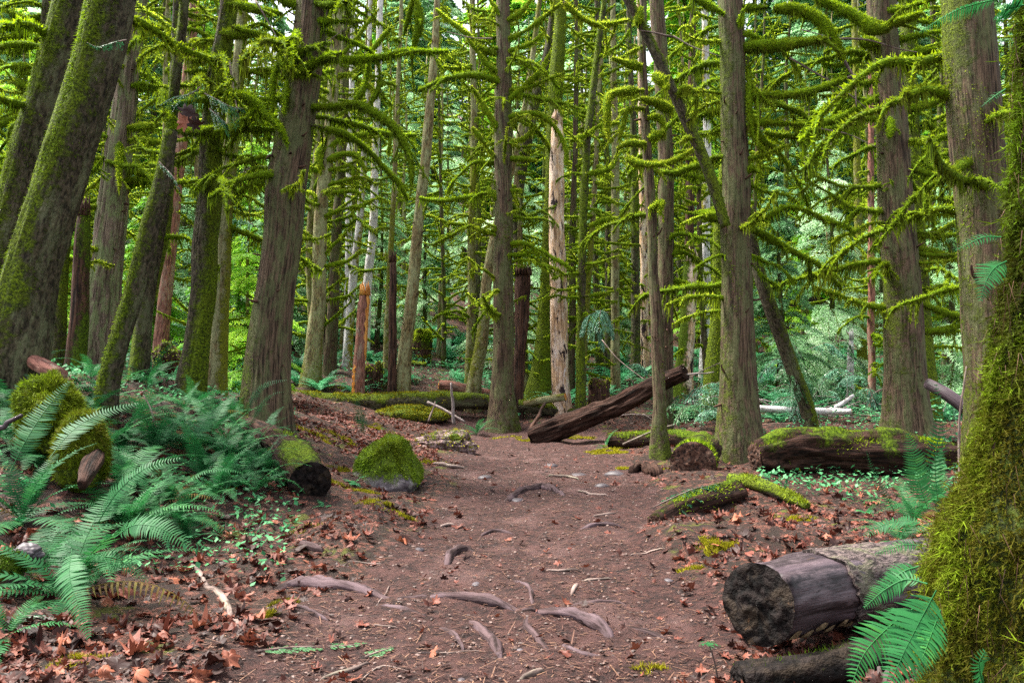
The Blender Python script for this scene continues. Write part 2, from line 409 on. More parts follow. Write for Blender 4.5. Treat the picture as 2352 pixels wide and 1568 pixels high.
def ground_base(x, y):
    x = np.asarray(x, float); y = np.asarray(y, float); sh = np.broadcast(x, y).shape
    q = np.stack(np.broadcast_arrays(x, y), -1).reshape(-1, 2)*_SC
    o = np.empty(len(q))
    for i in range(0, len(q), 20000):
        b = q[i:i+20000]
        o[i:i+20000] = _tps(((b[:, None]-_X[None])**2).sum(-1)) @ _W[:len(_X)] + _W[len(_X)] + b @ _W[len(_X)+1:]
    return o.reshape(sh)
def path_mask(x, y):
    """1 on the trodden path, 0 in the litter"""
    cx = np.interp(y, [0, 4, 6, 9, 12, 15, 19, 22], [-.45, -.35, .15, .35, .55, .55, .3, -2.5])
    hw = np.interp(y, [0, 4, 6, 9, 14, 18, 20, 23], [1.9, 1.5, 1.25, 1.2, 1.7, 1.9, 1.5, .6])
    d = np.abs(x - cx + .25*noise(x*1.3, y*1.3, 4)) - hw
    return np.clip(.5 - d/.5, 0, 1) * np.clip((24-y)/4, 0, 1)
def ground(x, y):
    p = path_mask(x, y)
    return (ground_base(x, y) + .10*(1-p)*fbm(np.asarray(x)*.7, np.asarray(y)*.7, 3, 3) + .03*fbm(np.asarray(x)*2.1, np.asarray(y)*2.1, 9, 3)
            - .05*p + .35*np.clip((np.asarray(y)-26)/30, 0, 1)*fbm(np.asarray(x)*.25, np.asarray(y)*.25, 8, 3))
def gz(x, y): return float(ground(np.array([float(x)]), np.array([float(y)]))[0])

def build_ground():
    ys = [-7.0]
    while ys[-1] < 150: ys.append(ys[-1] + max(.035, .0115*(abs(ys[-1])+1.2)))
    ys = np.array(ys); nx = 380
    u = np.linspace(-1, 1, nx); u = np.sign(u)*(abs(u)*.75 + .25*abs(u)**3)
    X = u[None, :]*(7 + .95*np.maximum(ys, 0))[:, None]; Y = np.repeat(ys[:, None], nx, 1)
    Z = ground(X, Y)
    p = path_mask(X, Y)
    Z = Z + (.012*fbm(X*9, Y*9, 2, 3) + .007*noise(X*31, Y*31, 5))*(Y < 30) + .02*(1-p)*np.abs(noise(X*14, Y*14, 1))*(Y < 22)
    n = len(ys)
    i = np.arange(n-1)[:, None]*nx; j = np.arange(nx-1)[None, :]
    Q = np.stack([i+j, i+j+1, i+nx+j+1, i+nx+j], -1).reshape(-1, 4)
    mb = MB(); mb.add(np.stack([X, Y, Z], -1), Q=Q, rnd=p.ravel())
    m, nt = nodes_of('forest_soil'); k = NT(nt)
    pos = k.n('ShaderNodeNewGeometry').outputs['Position']; pa = k.attr('rnd')
    n1 = k.noise(pos, 1.1, 4, .6); n2 = k.noise(pos, 14, 6, .75); n3 = k.noise(pos, 110, 5, .85); n4 = k.noise(pos, 4.5, 4, .65)
    soil = k.mix(k.step(n2, .36, .66), (.012, .0045, .004), (.088, .034, .027))
    soil = k.mix(k.math('MULTIPLY', k.step(n4, .45, .68), .65), soil, (.118, .052, .044))
    soil = k.mix(k.math('MULTIPLY', k.step(n1, .52, .70), .6), soil, (.155, .085, .078))
    soil = k.mix(k.step(n3, .58, .70), soil, (.26, .17, .155))
    soil = k.mix(k.math('MULTIPLY', k.step(n3, .47, .36), .8), soil, (.018, .008, .007))
    vo = k.n('ShaderNodeTexVoronoi'); vo.inputs['Scale'].default_value = 11; nt.links.new(pos, vo.inputs['Vector'])
    wn_ = k.n('ShaderNodeSeparateColor'); nt.links.new(vo.outputs['Color'], wn_.inputs[0])
    lit = k.mix(k.step(wn_.outputs[0], .1, .9), (.035, .013, .010), (.20, .075, .050))
    lit = k.mix(k.step(n2, .45, .6), (.025, .014, .009), lit)
    lit = k.mix(k.math('MULTIPLY', k.step(k.noise(pos, 1.7, 5, .7), .58, .66), .8), lit, (.10, .115, .008))
    c = k.mix(k.step(k.math('ADD', pa, k.math('MULTIPLY', k.math('SUBTRACT', n4, .5), .9)), .3, .7), lit, soil)
    h = k.math('ADD', n2, k.math('ADD', k.math('MULTIPLY', n3, .5), k.math('MULTIPLY', n4, 1.0)))
    k.out(c, .7, .25, h, .05, 1.0)
    o = mb.obj('ground', m); o['kind'] = 'structure'
build_ground()

# ------------------------------------------------------------------ trunks and branches
def trunk_mesh(mb, C, r, seg, rough=.06, moss=.2, side=None, side_amt=.4, base_moss=.2, mat=0, flare=.0, jag=0.0):
    """C centre line bottom to top; radii r; moss = overall, side = compass angle (radians) where the moss is thickest"""
    s1, s2 = RNG.uniform(0, 99, 2)
    def disp(A, L, RR):
        ca, sa = np.cos(A)*RR.max(), np.sin(A)*RR.max()
        d = rough*(.6*noise(ca*9+s1, sa*9, L*1.1+s2) + .5*noise(ca*22+s2, sa*22, L*1.6) + .35*noise(ca*50, sa*50+s1, L*3.5))
        d = d + .07*noise(ca*2+s1, sa*2, L*.9)
        lob = .5+.5*np.cos(A*5+s1+.6*noise(L*.5, s2))
        d = d + flare*np.exp(-L/.45)*lob + flare*.25*np.exp(-L/1.2)
        if jag: # broken top: ends run out unevenly
            d = d - jag*np.clip((L - (L.max()-.35))/.35, 0, 1)*(.6+.6*noise(ca*14, sa*14, 3.3+s1))
        return d
    def mo(A, L, V):
        m = moss + base_moss*np.exp(-L/.8) + .25*noise(V[..., 0]*1.3, V[..., 1]*1.3, V[..., 2]*.8+s1)
        if side is not None: m = m + side_amt*np.cos(A-side)
        return np.clip(m, 0, 1.3)
    tube(mb, C, r, seg, mat, mo, 0.0, disp)

def moss_skin(mb, C, r, D, amount, side=None, side_amt=0., length=.03, dens=1., mat=1, zmin=None, down=.6, px=None, arc=None):
    """short moss hair on a trunk, thickest where the bark carries moss"""
    px = px or D*.0012
    L = np.concatenate([[0], np.cumsum(np.linalg.norm(np.diff(C, axis=0), axis=1))]); tot = L[-1]
    n = int(min(60000, tot*float(np.mean(r))*2*math.pi/px**2*.26*dens))
    s = RNG.random(n)*tot
    a = RNG.uniform(0, 2*math.pi, n) if arc is None else RNG.uniform(arc[0], arc[1], n)
    c = np.stack([np.interp(s, L, C[:, i]) for i in range(3)], 1); rr = np.interp(s, L, r)
    d = np.stack([np.cos(a), np.sin(a), 0*a], 1)
    m = amount + .5*noise(c[:, 0]*3 + d[:, 0]*2, d[:, 1]*2, s*1.8) + (side_amt*np.cos(a-side) if side is not None else 0)
    keep = RNG.random(n) < np.clip(m, 0, 1)
    c, d, rr, a, s = c[keep], d[keep], rr[keep], a[keep], s[keep]; n = len(c)
    v = d + RNG.normal(0, .45, (n, 3)); v[:, 2] -= down
    v /= np.linalg.norm(v, axis=1)[:, None]
    ln = length*RNG.uniform(.4, 1.3, n)*(.7+.6*np.clip(noise(s*4, np.cos(a)*3, np.sin(a)*3), 0, 1))
    strands(mb, c + d*(rr*.97)[:, None], v*ln[:, None], px*1.15, mat, np.clip(RNG.normal(.22, .16, n) + (.28*np.cos(a-side) if side is not None else .15), 0, 1))

def px_path(pts, Y, ext=True, top=-330):
    """[(px, py, width_px)] top or bottom first -> centre line bottom-up and radii"""
    pts = sorted(pts, key=lambda q: -q[1])
    if ext:
        a, b = pts[-2], pts[-1]; h = b[1]-top; sl = (b[0]-a[0])/(a[1]-b[1])
        pts.append((b[0]+sl*h*.6, top, b[2]*(.85 if b[1] < 60 else .6)))
    W = []
    for p in pts:
        y = Y if len(p) < 4 else p[3]
        c = at(p[0], p[1], y); W.append((*c, p[2]/FP*y/2))
    return np.array(W)

def branch_poly(pts, Y, dy, r_px, n=None):
    P = np.array([at(x, y, Y + dy*i/(len(pts)-1)) for i, (x, y) in enumerate(pts)])
    ln = np.linalg.norm(np.diff(P, axis=0), axis=1).sum()
    C = smooth_path(P, n or max(8, int(ln/.09)))
    s = RNG.uniform(0, 90); t = np.linspace(0, ln, len(C))
    C = C + .016*np.stack([noise(t*2.5, s, 1), noise(t*2.5, s, 2), noise(t*2.5, s, 3)], 1)
    return C, ln

def hero_branch(parent, pts, Y, r_px, dy=0., hang=1., bare=False, mat='moss', dens=1.):
    """one branch along the traced line; core of wood, sleeve of moss and hanging strands"""
    C, ln = branch_poly(pts, Y, dy, r_px)
    r = r_px/FP*Y
    off = np.array(parent.matrix_world.translation) if parent else np.zeros(3)
    off = np.array(parent.location)
    mb = MB(); C = C - off
    taper = np.linspace(1, .35, len(C))
    if bare:
        tube(mb, C, r*taper, 6, 0, .0)
        return mb.obj('branch', M['twig'], parent)
    tube(mb, C, np.maximum(r*.42*taper, .006), 6, 0, .15)
    b = mb.obj('branch', M['mossy'], parent)
    ms = MB(); s = RNG.uniform(0, 99); n = len(C); t = np.linspace(0, ln, n)
    gap = noise(t*1.6+s, 2.2)
    rr = r*1.0*np.clip(.86+.40*noise(t*2.0+s, 5.5)+.22*noise(t*7, s), .35, 1.25)*np.clip(1.2-.65*np.linspace(0, 1, n)**1.5, .3, 1)*np.where(gap < -.5, .45, 1)
    e = np.minimum(1, np.minimum(np.arange(n)+1.5, n-np.arange(n)+.2)/3.0); rr *= e
    C2 = C - np.array([0, 0, 1])*(rr*.18)[:, None]
    tube(ms, C2, rr, 8, 1, 1.0, .3, lambda A, L, RR: .22*noise(np.cos(A)*1.5+s, np.sin(A)*1.5, L*9))
    px = Y*.00105
    fringe(ms, C2, rr, px, dens*1.25, hang*(1.5*r+.12), .04+.15*r, 0)
    for q in range(int(ln*3.2)):
        i = int(RNG.integers(2, n-1)); tn = C[i]-C[i-1]; tn /= np.linalg.norm(tn)+1e-9; d = tn*.6 + RNG.normal(0, .55, 3); d[2] -= .15; l = RNG.uniform(.12, .45)*min(1, ln)
        tt = np.linspace(0, 1, 7)[:, None]; S = C[i] + d*tt*l + np.array([0, 0, -.35])*tt**2*l + .02*noise(tt*3, q, np.arange(3)[None, :])
        tr = r*.34*(1-.75*tt[:, 0]); tube(ms, S, tr, 5, 1, 1., .4, caps=False); fringe(ms, S, tr, px, dens*1.1, hang*.10, .03, 0)
    ms.obj('moss', [M[mat], M['mosssolid']], b)
    return b

def moss_solid():
    m, nt = nodes_of('moss_mat'); k = NT(nt)
    pos = k.n('ShaderNodeNewGeometry').outputs['Position']
    n1 = k.noise(pos, 60, 5, .75); n2 = k.noise(pos, 7, 3, .6)
    c = k.mix(k.step(n1, .35, .68), MOSS_D, MOSS_M)
    c = k.mix(k.math('MULTIPLY', k.step(n2, .5, .75), .5), c, (.24, .30, .008))
    k.out(c, .95, .1, n1, .03, 1.0)
    return m
M['mosssolid'] = moss_solid()

# shared mossy branches for the trees standing further in
def make_branch_proto(L, kind, seed, r=.035, px=.022, matmoss='mossfar', thick=1.0):
    n = 14; t = np.linspace(0, 1, n)
    w = .10*np.stack([noise(t*3, seed, 1), 0*t, noise(t*3, seed, 3)], 1)*t[:, None]
    if kind == 'droop':   z = .10*t - .30*t**2.2
    elif kind == 'hook':  z = .22*t - .55*t**3
    elif kind == 'rise':  z = -.10*t + .34*t**2
    elif kind == 'flat':  z = .04*np.sin(t*5)
    elif kind == 'up':    z = .75*t
    else:                 z = -.32*t + .25*t**2
    C = np.stack([t*L, 0*t, z*L], 1) + w*L
    b = MB(); tube(b, C, r*.45*(1-.6*t), 5, 0, .3)
    ms = MB(); rr = thick*r*np.clip(.8+.5*noise(t*7+seed, 3.1), .35, 1.3)*np.clip(1.1-.55*t, .3, 1)
    tube(ms, C - np.array([0, 0, .006]), rr, 6, 1, 1., .4)
    fringe(ms, C, rr, px, 1.0, .13+.1*thick, .04, 0)
    # side twigs
    for q in range(3):
        i = int(RNG.integers(4, n-2)); d = np.array([.5, RNG.choice([-1, 1])*.8, RNG.uniform(-.2, .3)])
        tt = np.linspace(0, 1, 6)[:, None]; S = C[i] + d*tt*L*.28 + np.array([0, 0, -.12])*tt**2*L
        tube(ms, S, r*.45*(1-.6*tt[:, 0]), 5, 1, 1., .4); fringe(ms, S, r*.45, px*1.2, .8, .1, .03, 0)
    return b.mesh('branch', M['mossy']), ms.mesh('moss', [M[matmoss], M['mosssolid']])
KINDS = ['droop', 'hook', 'rise', 'flat', 'sag', 'droop', 'rise', 'sag', 'up', 'hook']
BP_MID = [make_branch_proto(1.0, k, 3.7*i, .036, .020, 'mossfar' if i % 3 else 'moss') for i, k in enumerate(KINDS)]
BP_FAR = [make_branch_proto(1.0, k, 2.9*i+50, .048, .034, 'mossfar') for i, k in enumerate(KINDS)]

LONG = []
for i in range(9):
    n_ = 22; t_ = np.linspace(0, 1, n_); k1, k2, k3 = [(.30, -.75, 0), (.15, -.45, .1), (.05, -.55, .45), (.45, -1.0, .1), (-.15, -.2, .5), (.1, -.25, 0), (.35, -.35, -.35), (-.35, .15, .2), (.2, -.8, .3)][i]
    C_ = np.stack([t_, .18*noise(t_*2.2, i*3.1, 1), k1*t_ + k2*t_**2 + k3*t_**3 + .05*noise(t_*4, i, 2)], 1)
    b_ = MB(); tube(b_, C_, .012*(1.3-t_), 5, 0, .3)
    m_ = MB(); r_ = .036*np.clip(.8+.5*noise(t_*3.3+i, 3.1)+.3*noise(t_*9, i), .3, 1.3)*(1.15-.75*t_); tube(m_, C_-[0, 0, .008], r_, 7, 1, 1., .3); fringe(m_, C_, r_, .0125, 1.1, .20, .035, 0)
    for q in range(5):
        j = int(RNG.integers(5, n_-3)); d = np.array([.6, RNG.choice([-1, 1])*RNG.uniform(.3, .8), RNG.uniform(-.5, .2)]); tt = np.linspace(0, 1, 8)[:, None]; S = C_[j] + d*tt*RNG.uniform(.12, .34) + np.array([0, 0, -.14])*tt**2
        tube(m_, S, .013*(1.15-tt[:, 0]), 5, 1, 1., .4, caps=False); fringe(m_, S, .013*(1.15-tt[:, 0]), .0125, 1., .11, .028, 0)
    LONG.append((b_.mesh('branch', M['mossy']), m_.mesh('moss', [M['moss'], M['mosssolid']])))
def copy_branch(parent, proto, loc, az, length, thick, tilt=0.):
    b = link('branch', proto[0], parent); m = link('moss', proto[1], b)
    b.location = Vector([float(v) for v in loc]); b.rotation_euler = (0, tilt, az); b.scale = (length, length*thick, length*thick)
    return b

def add_branches(tree, C, r, n, z0, z1, lmin, lmax, protos, thick=1.0, azbias=None):
    for q in range(n):
        z = z0 + (z1-z0)*((q + random.random())/n)
        c = [float(np.interp(z, C[:, 2], C[:, i])) for i in range(3)]
        az = random.uniform(0, 2*math.pi) if azbias is None or random.random() < .35 else random.choice(azbias) + random.gauss(0, .5)
        L = random.uniform(lmin, lmax)
        copy_branch(tree, random.choice(protos), c, az, L, thick*random.uniform(.8, 1.25)/max(.6, L**.5), random.gauss(0, .12))

def make_tree(name, label, cat, pts, Y, mat, moss=.2, side=None, side_amt=.4, skin=0.0, nb=0, brange=(2., 9.), blen=(.6, 1.6), protos=None, group=None, rough=.05, flare=.3, broken=False, seg=None, base_moss=.25, skinlen=.03, thick=1.0, azb=None, mossmat='moss', jag=.9, toground=True, key_hint=''):
    W = px_path(pts, Y, not broken)
    base = W[0].copy(); g = gz(base[0], base[1])
    if toground: W = np.vstack([[base[0] + (W[0,0]-W[1,0])*.05, base[1], min(g, base[2])-.35, base[3]*1.05], W])
    n = int(np.clip((W[-1, 2]-W[0, 2])/(.065 if Y < 16 else .16), 14, 190))
    S = smooth_path(W, n)
    root = thing(name, label, cat, (base[0], base[1], min(g, base[2])), 0, group)
    C = S[:, :3] - np.array(root.location); r = np.maximum(S[:, 3], .012)
    s = RNG.uniform(0, 99); wob = .018 if Y > 12 else .01
    C[:, 0] += wob*noise(C[:, 2]*1.2, s, 1); C[:, 1] += wob*noise(C[:, 2]*1.2, s, 2)
    mb = MB()
    trunk_mesh(mb, C, r, seg or (72 if Y < 15.5 else 24), rough*1.35, moss, side, side_amt, base_moss, 0, flare, jag=jag if broken else 0)
    tk = mb.obj('trunk', M[mat], root)
    if broken and jag >= .3:
        smt = MB(); top_ = C[-1]; rt = r[-1]*.8
        for q in range(13):
            a = q*.483*1.0+RNG.uniform(-.2, .2); l = RNG.uniform(.10, .42)*min(1, .35+rt*3); b_ = top_ + rt*np.array([math.cos(a), math.sin(a), 0]) - [0, 0, .12]
            tube(smt, np.array([b_, b_+[0, 0, .12+l*.4], b_+[RNG.normal(0, .02), RNG.normal(0, .02), .12+l]]), [rt*.38, rt*.24, .004], 5, 0, 0)
        smt.obj('splinters', M[{'L': 'split', 'CC': 'snag'}.get(key_hint, mat)], root)
    if skin > 0:
        ms = MB(); moss_skin(ms, C, r, Y, skin, side, side_amt, skinlen, 1.0, 0)
        ms.obj('moss', M[mossmat], root, kind=None)
    if nb: add_branches(root, C, r, nb, brange[0], min(brange[1], C[-1, 2]), blen[0], blen[1], protos or BP_MID, thick, azb)
    return root

TREES = {}
def T(key, *a, **k):
    k['key_hint'] = key
    TREES[key] = (make_tree(*a, **k), a[4]); return TREES[key][0]
LFT, RGT = math.pi, 0.0

T('A', 'maple_tree', 'mossy leaning trunk in front, the nearer of the two crossing the top left corner', 'tree',
  [(255,0,100),(205,200,98),(112,500,108),(70,650,115),(30,860,130)], 9.3, 'mossy', .34, LFT+.3, .45, .55, skinlen=.06, flare=.25, rough=.09)
T('B', 'maple_tree', 'leaning grey and green trunk just behind and left of the nearest leaning one', 'tree',
  [(172,0,86),(118,200,92),(62,400,98),(5,650,105),(-40,860,120)], 10.6, 'mossy', .25, LFT+.2, .5, .45, skinlen=.06, flare=.25, rough=.07)
T('C', 'cedar_tree', 'straight grey cedar with pale green base behind the leaning mossy trunks', 'tree',
  [(318,0,42),(290,200,50),(268,400,60),(245,600,70),(232,740,82),(222,850,100)], 14.5, 'cedar', .0, .2, .15, .08, nb=12, brange=(2.5,9), blen=(.4,1.0), flare=.5, base_moss=.35)
T('D', 'maple_tree', 'thin mossy trunk leaning right with its foot deep in ferns', 'tree',
  [(393,300,28),(372,420,36),(345,520,42),(305,680,44),(272,790,46),(250,880,50),(245,950,52)], 9.6, 'mossy', .42, LFT, .3, .55, skinlen=.045, broken=True, flare=.1, jag=.0)
T('D2', 'hemlock_tree', 'slender moss streaked trunk rising behind the green branch tangle', 'tree',
  [(425,0,20),(412,120,22),(398,240,24),(385,400,26),(360,560,30),(335,700,34),(318,860,42)], 12.5, 'mossy', .4, LFT, .3, .35, nb=16, brange=(2,9), blen=(.5,1.1))
T('D3', 'fir_tree', 'reddish trunk half hidden behind the slender mossy one near the top', 'tree',
  [(448,0,22),(435,130,24),(420,300,26),(395,520,30),(378,700,30),(370,800,34)], 20, 'red', .05, None, 0, .05, nb=10, brange=(2,12), blen=(.6,1.4))
T('E', 'maple_tree', 'moss covered trunk with a bulging bend, standing in the ferns before a paler one', 'tree',
  [(527,0,36),(505,150,44),(488,300,50),(481,466,52),(473,560,52),(468,672,52),(452,780,50),(442,870,62)], 12.5, 'mossy', .42, RGT, .45, .55, skinlen=.05, flare=.3, rough=.09, mossmat='moss')
T('F', 'hemlock_tree', 'pale lichen trunk directly behind the moss covered bulging one', 'tree',
  [(548,160,28),(534,300,32),(522,420,34),(513,560,36),(508,700,36),(500,860,44)], 14.5, 'lichen', .15, RGT, .5, .25, broken=False, nb=8, brange=(3,8), blen=(.4,1.))
T('G', 'fir_tree', 'thickest brown trunk left of the path, with heavy moss hung branches above', 'tree',
  [(716,0,70),(709,100,76),(688,250,80),(660,416,92),(652,522,88),(636,650,86),(620,780,94),(613,880,102),(611,985,112)], 12, 'brown', .02, LFT, .38, .10, flare=.4, rough=.05, base_moss=.35, nb=10, brange=(3,8), blen=(.6,1.4), azb=[0, 3.1])
T('H', 'hemlock_tree', 'pale lichen trunk behind the mossy fallen log, next right of the thick brown one', 'tree',
  [(775,0,22),(768,133,25),(761,266,28),(743,433,30),(736,522,30),(731,689,34),(722,800,40),(713,895,50)], 22, 'lichen', .12, None, 0, .12, nb=34, brange=(2.5,12), blen=(.5,1.5), flare=.3)
T('I', 'fir_tree', 'rosy brown trunk close on the right of the pale lichen trunk', 'tree',
  [(797,0,18),(791,200,20),(780,433,22),(773,522,24),(766,689,26),(756,885,32)], 24, 'brown', .0, None, 0, 0, nb=22, brange=(3,13), blen=(.5,1.4))
T('J', 'alder_tree', 'white barked alder, straightest of the white trunks left of centre', 'tree',
  [(806,250,13),(802,400,14),(801,560,15),(798,700,16),(797,800,18)], 29, 'pale', -.1, None, 0, 0, nb=0)
T('J2', 'alder_tree', 'thin mottled yellow moss trunk leaning in front of the white alder', 'tree',
  [(845,200,12),(836,366,14),(825,522,17),(815,600,18),(806,700,18),(798,830,22)], 26, 'pale', .35, RGT, .3, .2, mossmat='mossyel', nb=10, brange=(3,10), blen=(.4,1.))
T('K', 'alder_tree', 'white alder with orange yellow moss leaning right above the broken red snag', 'tree',
  [(870,150,15),(862,333,17),(858,522,18),(849,610,19),(842,700,20),(838,840,22)], 27, 'pale', .12, LFT, .4, .15, mossmat='mossyel', nb=8, brange=(4,10), blen=(.4,.9))
T('L', 'broken_snag', 'short broken red bark trunk showing bright orange split wood', 'tree snag',
  [(838,668,24),(834,720,25),(829,800,26),(822,905,28)], 21.3, 'red', .05, None, 0, 0, broken=True, jag=.4, flare=.15)
T('M', 'broken_snag', 'near black rotten broken trunk beside a thin lichen trunk', 'tree snag',
  [(903,592,16),(903,680,17),(902,800,19),(900,900,20)], 21.8, 'rot', .0, None, 0, 0, broken=True, jag=.3)
T('M2', 'hemlock_tree', 'thin lichen trunk touching the near black broken snag', 'tree',
  [(920,60,9),(913,200,10),(910,300,11),(905,433,12),(898,560,13),(892,700,14),(887,868,17)], 23, 'lichen', .3, None, 0, .2, nb=22, brange=(2,12), blen=(.4,1.3))
T('N', 'alder_tree', 'speckled lichen trunk leaning right, its foot behind the fallen log', 'tree',
  [(1004,10,14),(996,133,18),(983,300,22),(970,433,24),(960,522,25),(945,689,28),(932,800,30),(925,890,36)], 22, 'lichen', -.02, None, 0, .05, nb=6, brange=(5,12), blen=(.4,1.), flare=.3)
T('O', 'dead_pole', 'slim bare grey pole standing on the ferny slope left of centre', 'tree snag',
  [(1011,641,8),(1009,740,9),(1006,845,11)], 30, 'lichen', .0, None, 0, 0, broken=True)
T('P', 'hemlock_tree', 'thin yellow mossed trunk left of the central tree and its leaning neighbour', 'tree',
  [(1085,30,14),(1088,233,15),(1088,400,16),(1083,522,17),(1084,689,18),(1078,890,22)], 24, 'lichen', .35, None, 0, .35, nb=40, brange=(1.5,12), blen=(.5,1.7))
T('Q', 'hemlock_tree', 'leaning trunk that crosses behind the central tree, foot left of it', 'tree',
  [(1205,250,14),(1165,420,20),(1127,589,24),(1116,680,26),(1106,780,29),(1092,870,32),(1086,935,38)], 22, 'lichen', .18, LFT, .1, .1, flare=.3)
T('R', 'fir_tree', 'straight central tree standing where the path bends away', 'tree',
  [(1157,0,30),(1156,100,33),(1156,300,40),(1157,500,43),(1155,700,46),(1154,860,50),(1156,930,58),(1156,990,72)], 20, 'brown', .10, RGT, .12, .12, nb=34, brange=(2.5,11), blen=(.5,1.6), flare=.35, seg=34)
T('S', 'broken_snag', 'crumbling red brown broken stub right behind the central tree', 'tree snag',
  [(1201,622,38),(1200,680,36),(1197,760,30),(1193,840,27),(1190,975,24)], 21, 'rot', .05, None, 0, 0, broken=True, jag=.35, rough=.16)
T('T', 'maple_tree', 'trunk wrapped in bright moss with wide foot, left of the bare pale snag', 'tree',
  [(1290,0,26),(1284,100,30),(1276,200,36),(1268,400,30),(1260,522,26),(1256,622,28),(1251,755,34),(1243,840,42),(1234,915,60)], 23, 'mossy', .95, None, 0, .9, mossmat='mossfar', skinlen=.06, flare=.35)
T('T2', 'hemlock_tree', 'dark trunk leaning right between the central tree and bright mossy one', 'tree',
  [(1273,0,17),(1255,133,20),(1228,233,24),(1208,333,27),(1188,466,25),(1190,560,24),(1196,700,24),(1200,900,28)], 24.5, 'mossy', .18, RGT, .3, .2, nb=26, brange=(3,13), blen=(.6,1.6))
T('U', 'bare_snag', 'bare pale pink and white snag with rot holes, barkless from foot to top', 'tree snag',
  [(1279,278,26),(1280,330,32),(1279,433,36),(1278,522,37),(1284,689,39),(1286,855,40),(1290,935,44)], 21, 'snag', -.3, None, 0, 0, broken=True, jag=.5, flare=.1, seg=34, base_moss=.25)
T('V', 'dead_pole', 'plain grey trunk touching the right side of the bare pale snag', 'tree',
  [(1323,180,10),(1321,333,12),(1314,522,14),(1315,700,16),(1312,930,19)], 23, 'brown', .1, None, 0, .05, nb=22, brange=(2,12), blen=(.4,1.1))
T('W', 'hemlock_tree', 'slender shaggy trunk leaning right toward the top, right of the bare snag', 'tree',
  [(1389,0,12),(1379,66,14),(1366,166,15),(1352,300,16),(1343,433,17),(1337,622,19),(1334,780,20),(1333,945,24)], 20.5, 'mossy', .45, LFT, .2, .5, nb=20, brange=(2,10), blen=(.3,1.2), skinlen=.06)
T('X', 'alder_tree', 'pale spotted trunk midway between the bare snag and the slim double tree', 'tree',
  [(1409,100,13),(1412,300,16),(1414,433,18),(1413,689,19),(1415,925,22)], 24, 'lichen', .08, None, 0, .15, nb=34, brange=(1.5,12), blen=(.4,1.4))
T('Y', 'hemlock_tree', 'dark mossed trunk with stub branches, left one of a close pair', 'tree',
  [(1446,100,12),(1455,300,16),(1458,522,19),(1460,700,19),(1461,862,22)], 27, 'mossy', .3, None, 0, .3, nb=40, brange=(1,14), blen=(.4,1.2))
T('Y2', 'fir_tree', 'peach coloured trunk with stub branches, right one of a close pair', 'tree',
  [(1470,100,12),(1474,300,15),(1477,522,17),(1480,700,18),(1482,872,21)], 28, 'snag', .05, None, 0, .1, nb=40, brange=(1,14), blen=(.4,1.2))
T('Z', 'hemlock_tree', 'slim brown trunk in front of the leaning dark log, mossy hooked branches', 'tree',
  [(1476,0,15),(1478,166,18),(1484,300,21),(1494,466,26),(1500,589,22),(1509,755,27),(1517,922,28),(1514,1000,38),(1514,1055,50)], 14, 'brown', .18, RGT, .1, .12, flare=.3)
T('AA', 'fir_tree', 'straight brown trunk just behind the slim hooked branch one', 'tree',
  [(1507,0,34),(1518,166,33),(1526,300,36),(1529,400,37),(1530,522,35),(1529,689,34),(1527,860,34),(1527,1005,40)], 16.5, 'brown', .06, None, 0, .05, nb=16, brange=(2.5,8), blen=(.3,1.0), seg=32)
T('CC', 'broken_snag', 'broken mossy trunk with splintered white top', 'tree snag',
  [(1586,592,32),(1584,640,33),(1580,740,34),(1574,820,36),(1570,870,42)], 23, 'snag', .42, LFT, .6, .35, broken=True, jag=.8, rough=.1)
T('CC2', 'fir_tree', 'dark bare trunk rising above the splintered white top', 'tree',
  [(1590,120,15),(1586,300,18),(1584,480,20),(1581,620,22),(1576,830,24)], 27, 'rot', .1, None, 0, 0, nb=20, brange=(3,14), blen=(.5,1.4))
T('DD', 'alder_tree', 'whitish trunk with dark rotten streak, left of the tall right path tree', 'tree',
  [(1618,0,15),(1621,150,17),(1624,350,18),(1622,522,19),(1622,700,20),(1618,850,24)], 24, 'pale', .12, LFT, .35, .2, nb=30, brange=(2,12), blen=(.4,1.3))
T('EE', 'cedar_tree', 'tall brown tree at the right edge of the path with green tinted foot', 'tree',
  [(1678,0,55),(1683,233,58),(1690,433,62),(1691,522,66),(1693,689,70),(1694,855,76),(1697,960,88),(1700,1060,108)], 14, 'brown', .06, LFT, .30, .12, flare=.5, base_moss=.3, nb=12, brange=(2.4,8), blen=(.6,1.5), azb=[0, 3.1])
T('FF', 'maple_tree', 'vivid green mossed trunk showing along the left side of the right path tree', 'tree',
  [(1664,380,20),(1654,500,24),(1650,622,26),(1646,740,30),(1641,860,46)], 18.5, 'mossy', .95, None, 0, .9, mossmat='mossfar', skinlen=.06, broken=True, jag=0)
T('GG', 'dead_leaning_tree', 'dead mossy trunk leaning left from the right bank up against the tall tree', 'tree',
  [(1718,480,24),(1735,590,27),(1763,690,30),(1790,760,32),(1822,850,33),(1852,930,34),(1866,992,34)], 15.5, 'mossy', .25, RGT, .35, .22, broken=True, jag=0, flare=.05)
T('HH', 'cedar_tree', 'large ribbed brown cedar on the right bank', 'tree',
  [(2026,0,62),(2033,100,64),(2043,233,67),(2057,433,73),(2064,522,75),(2074,689,80),(2081,855,88),(2087,1010,106)], 14, 'brown', -.02, LFT, .26, .10, flare=.45, base_moss=.15, nb=14, brange=(2,8), blen=(.6,1.6), azb=[0, 3.1])
T('HH2', 'maple_tree', 'moss grown trunk peeping out right behind the large ribbed cedar', 'tree',
  [(2085,120,30),(2094,300,34),(2103,480,36),(2112,650,36),(2122,820,44),(2136,990,60)], 17, 'mossy', .6, None, 0, .55, nb=16, brange=(1.5,8), blen=(.7,1.7), skinlen=.05, azb=[0])
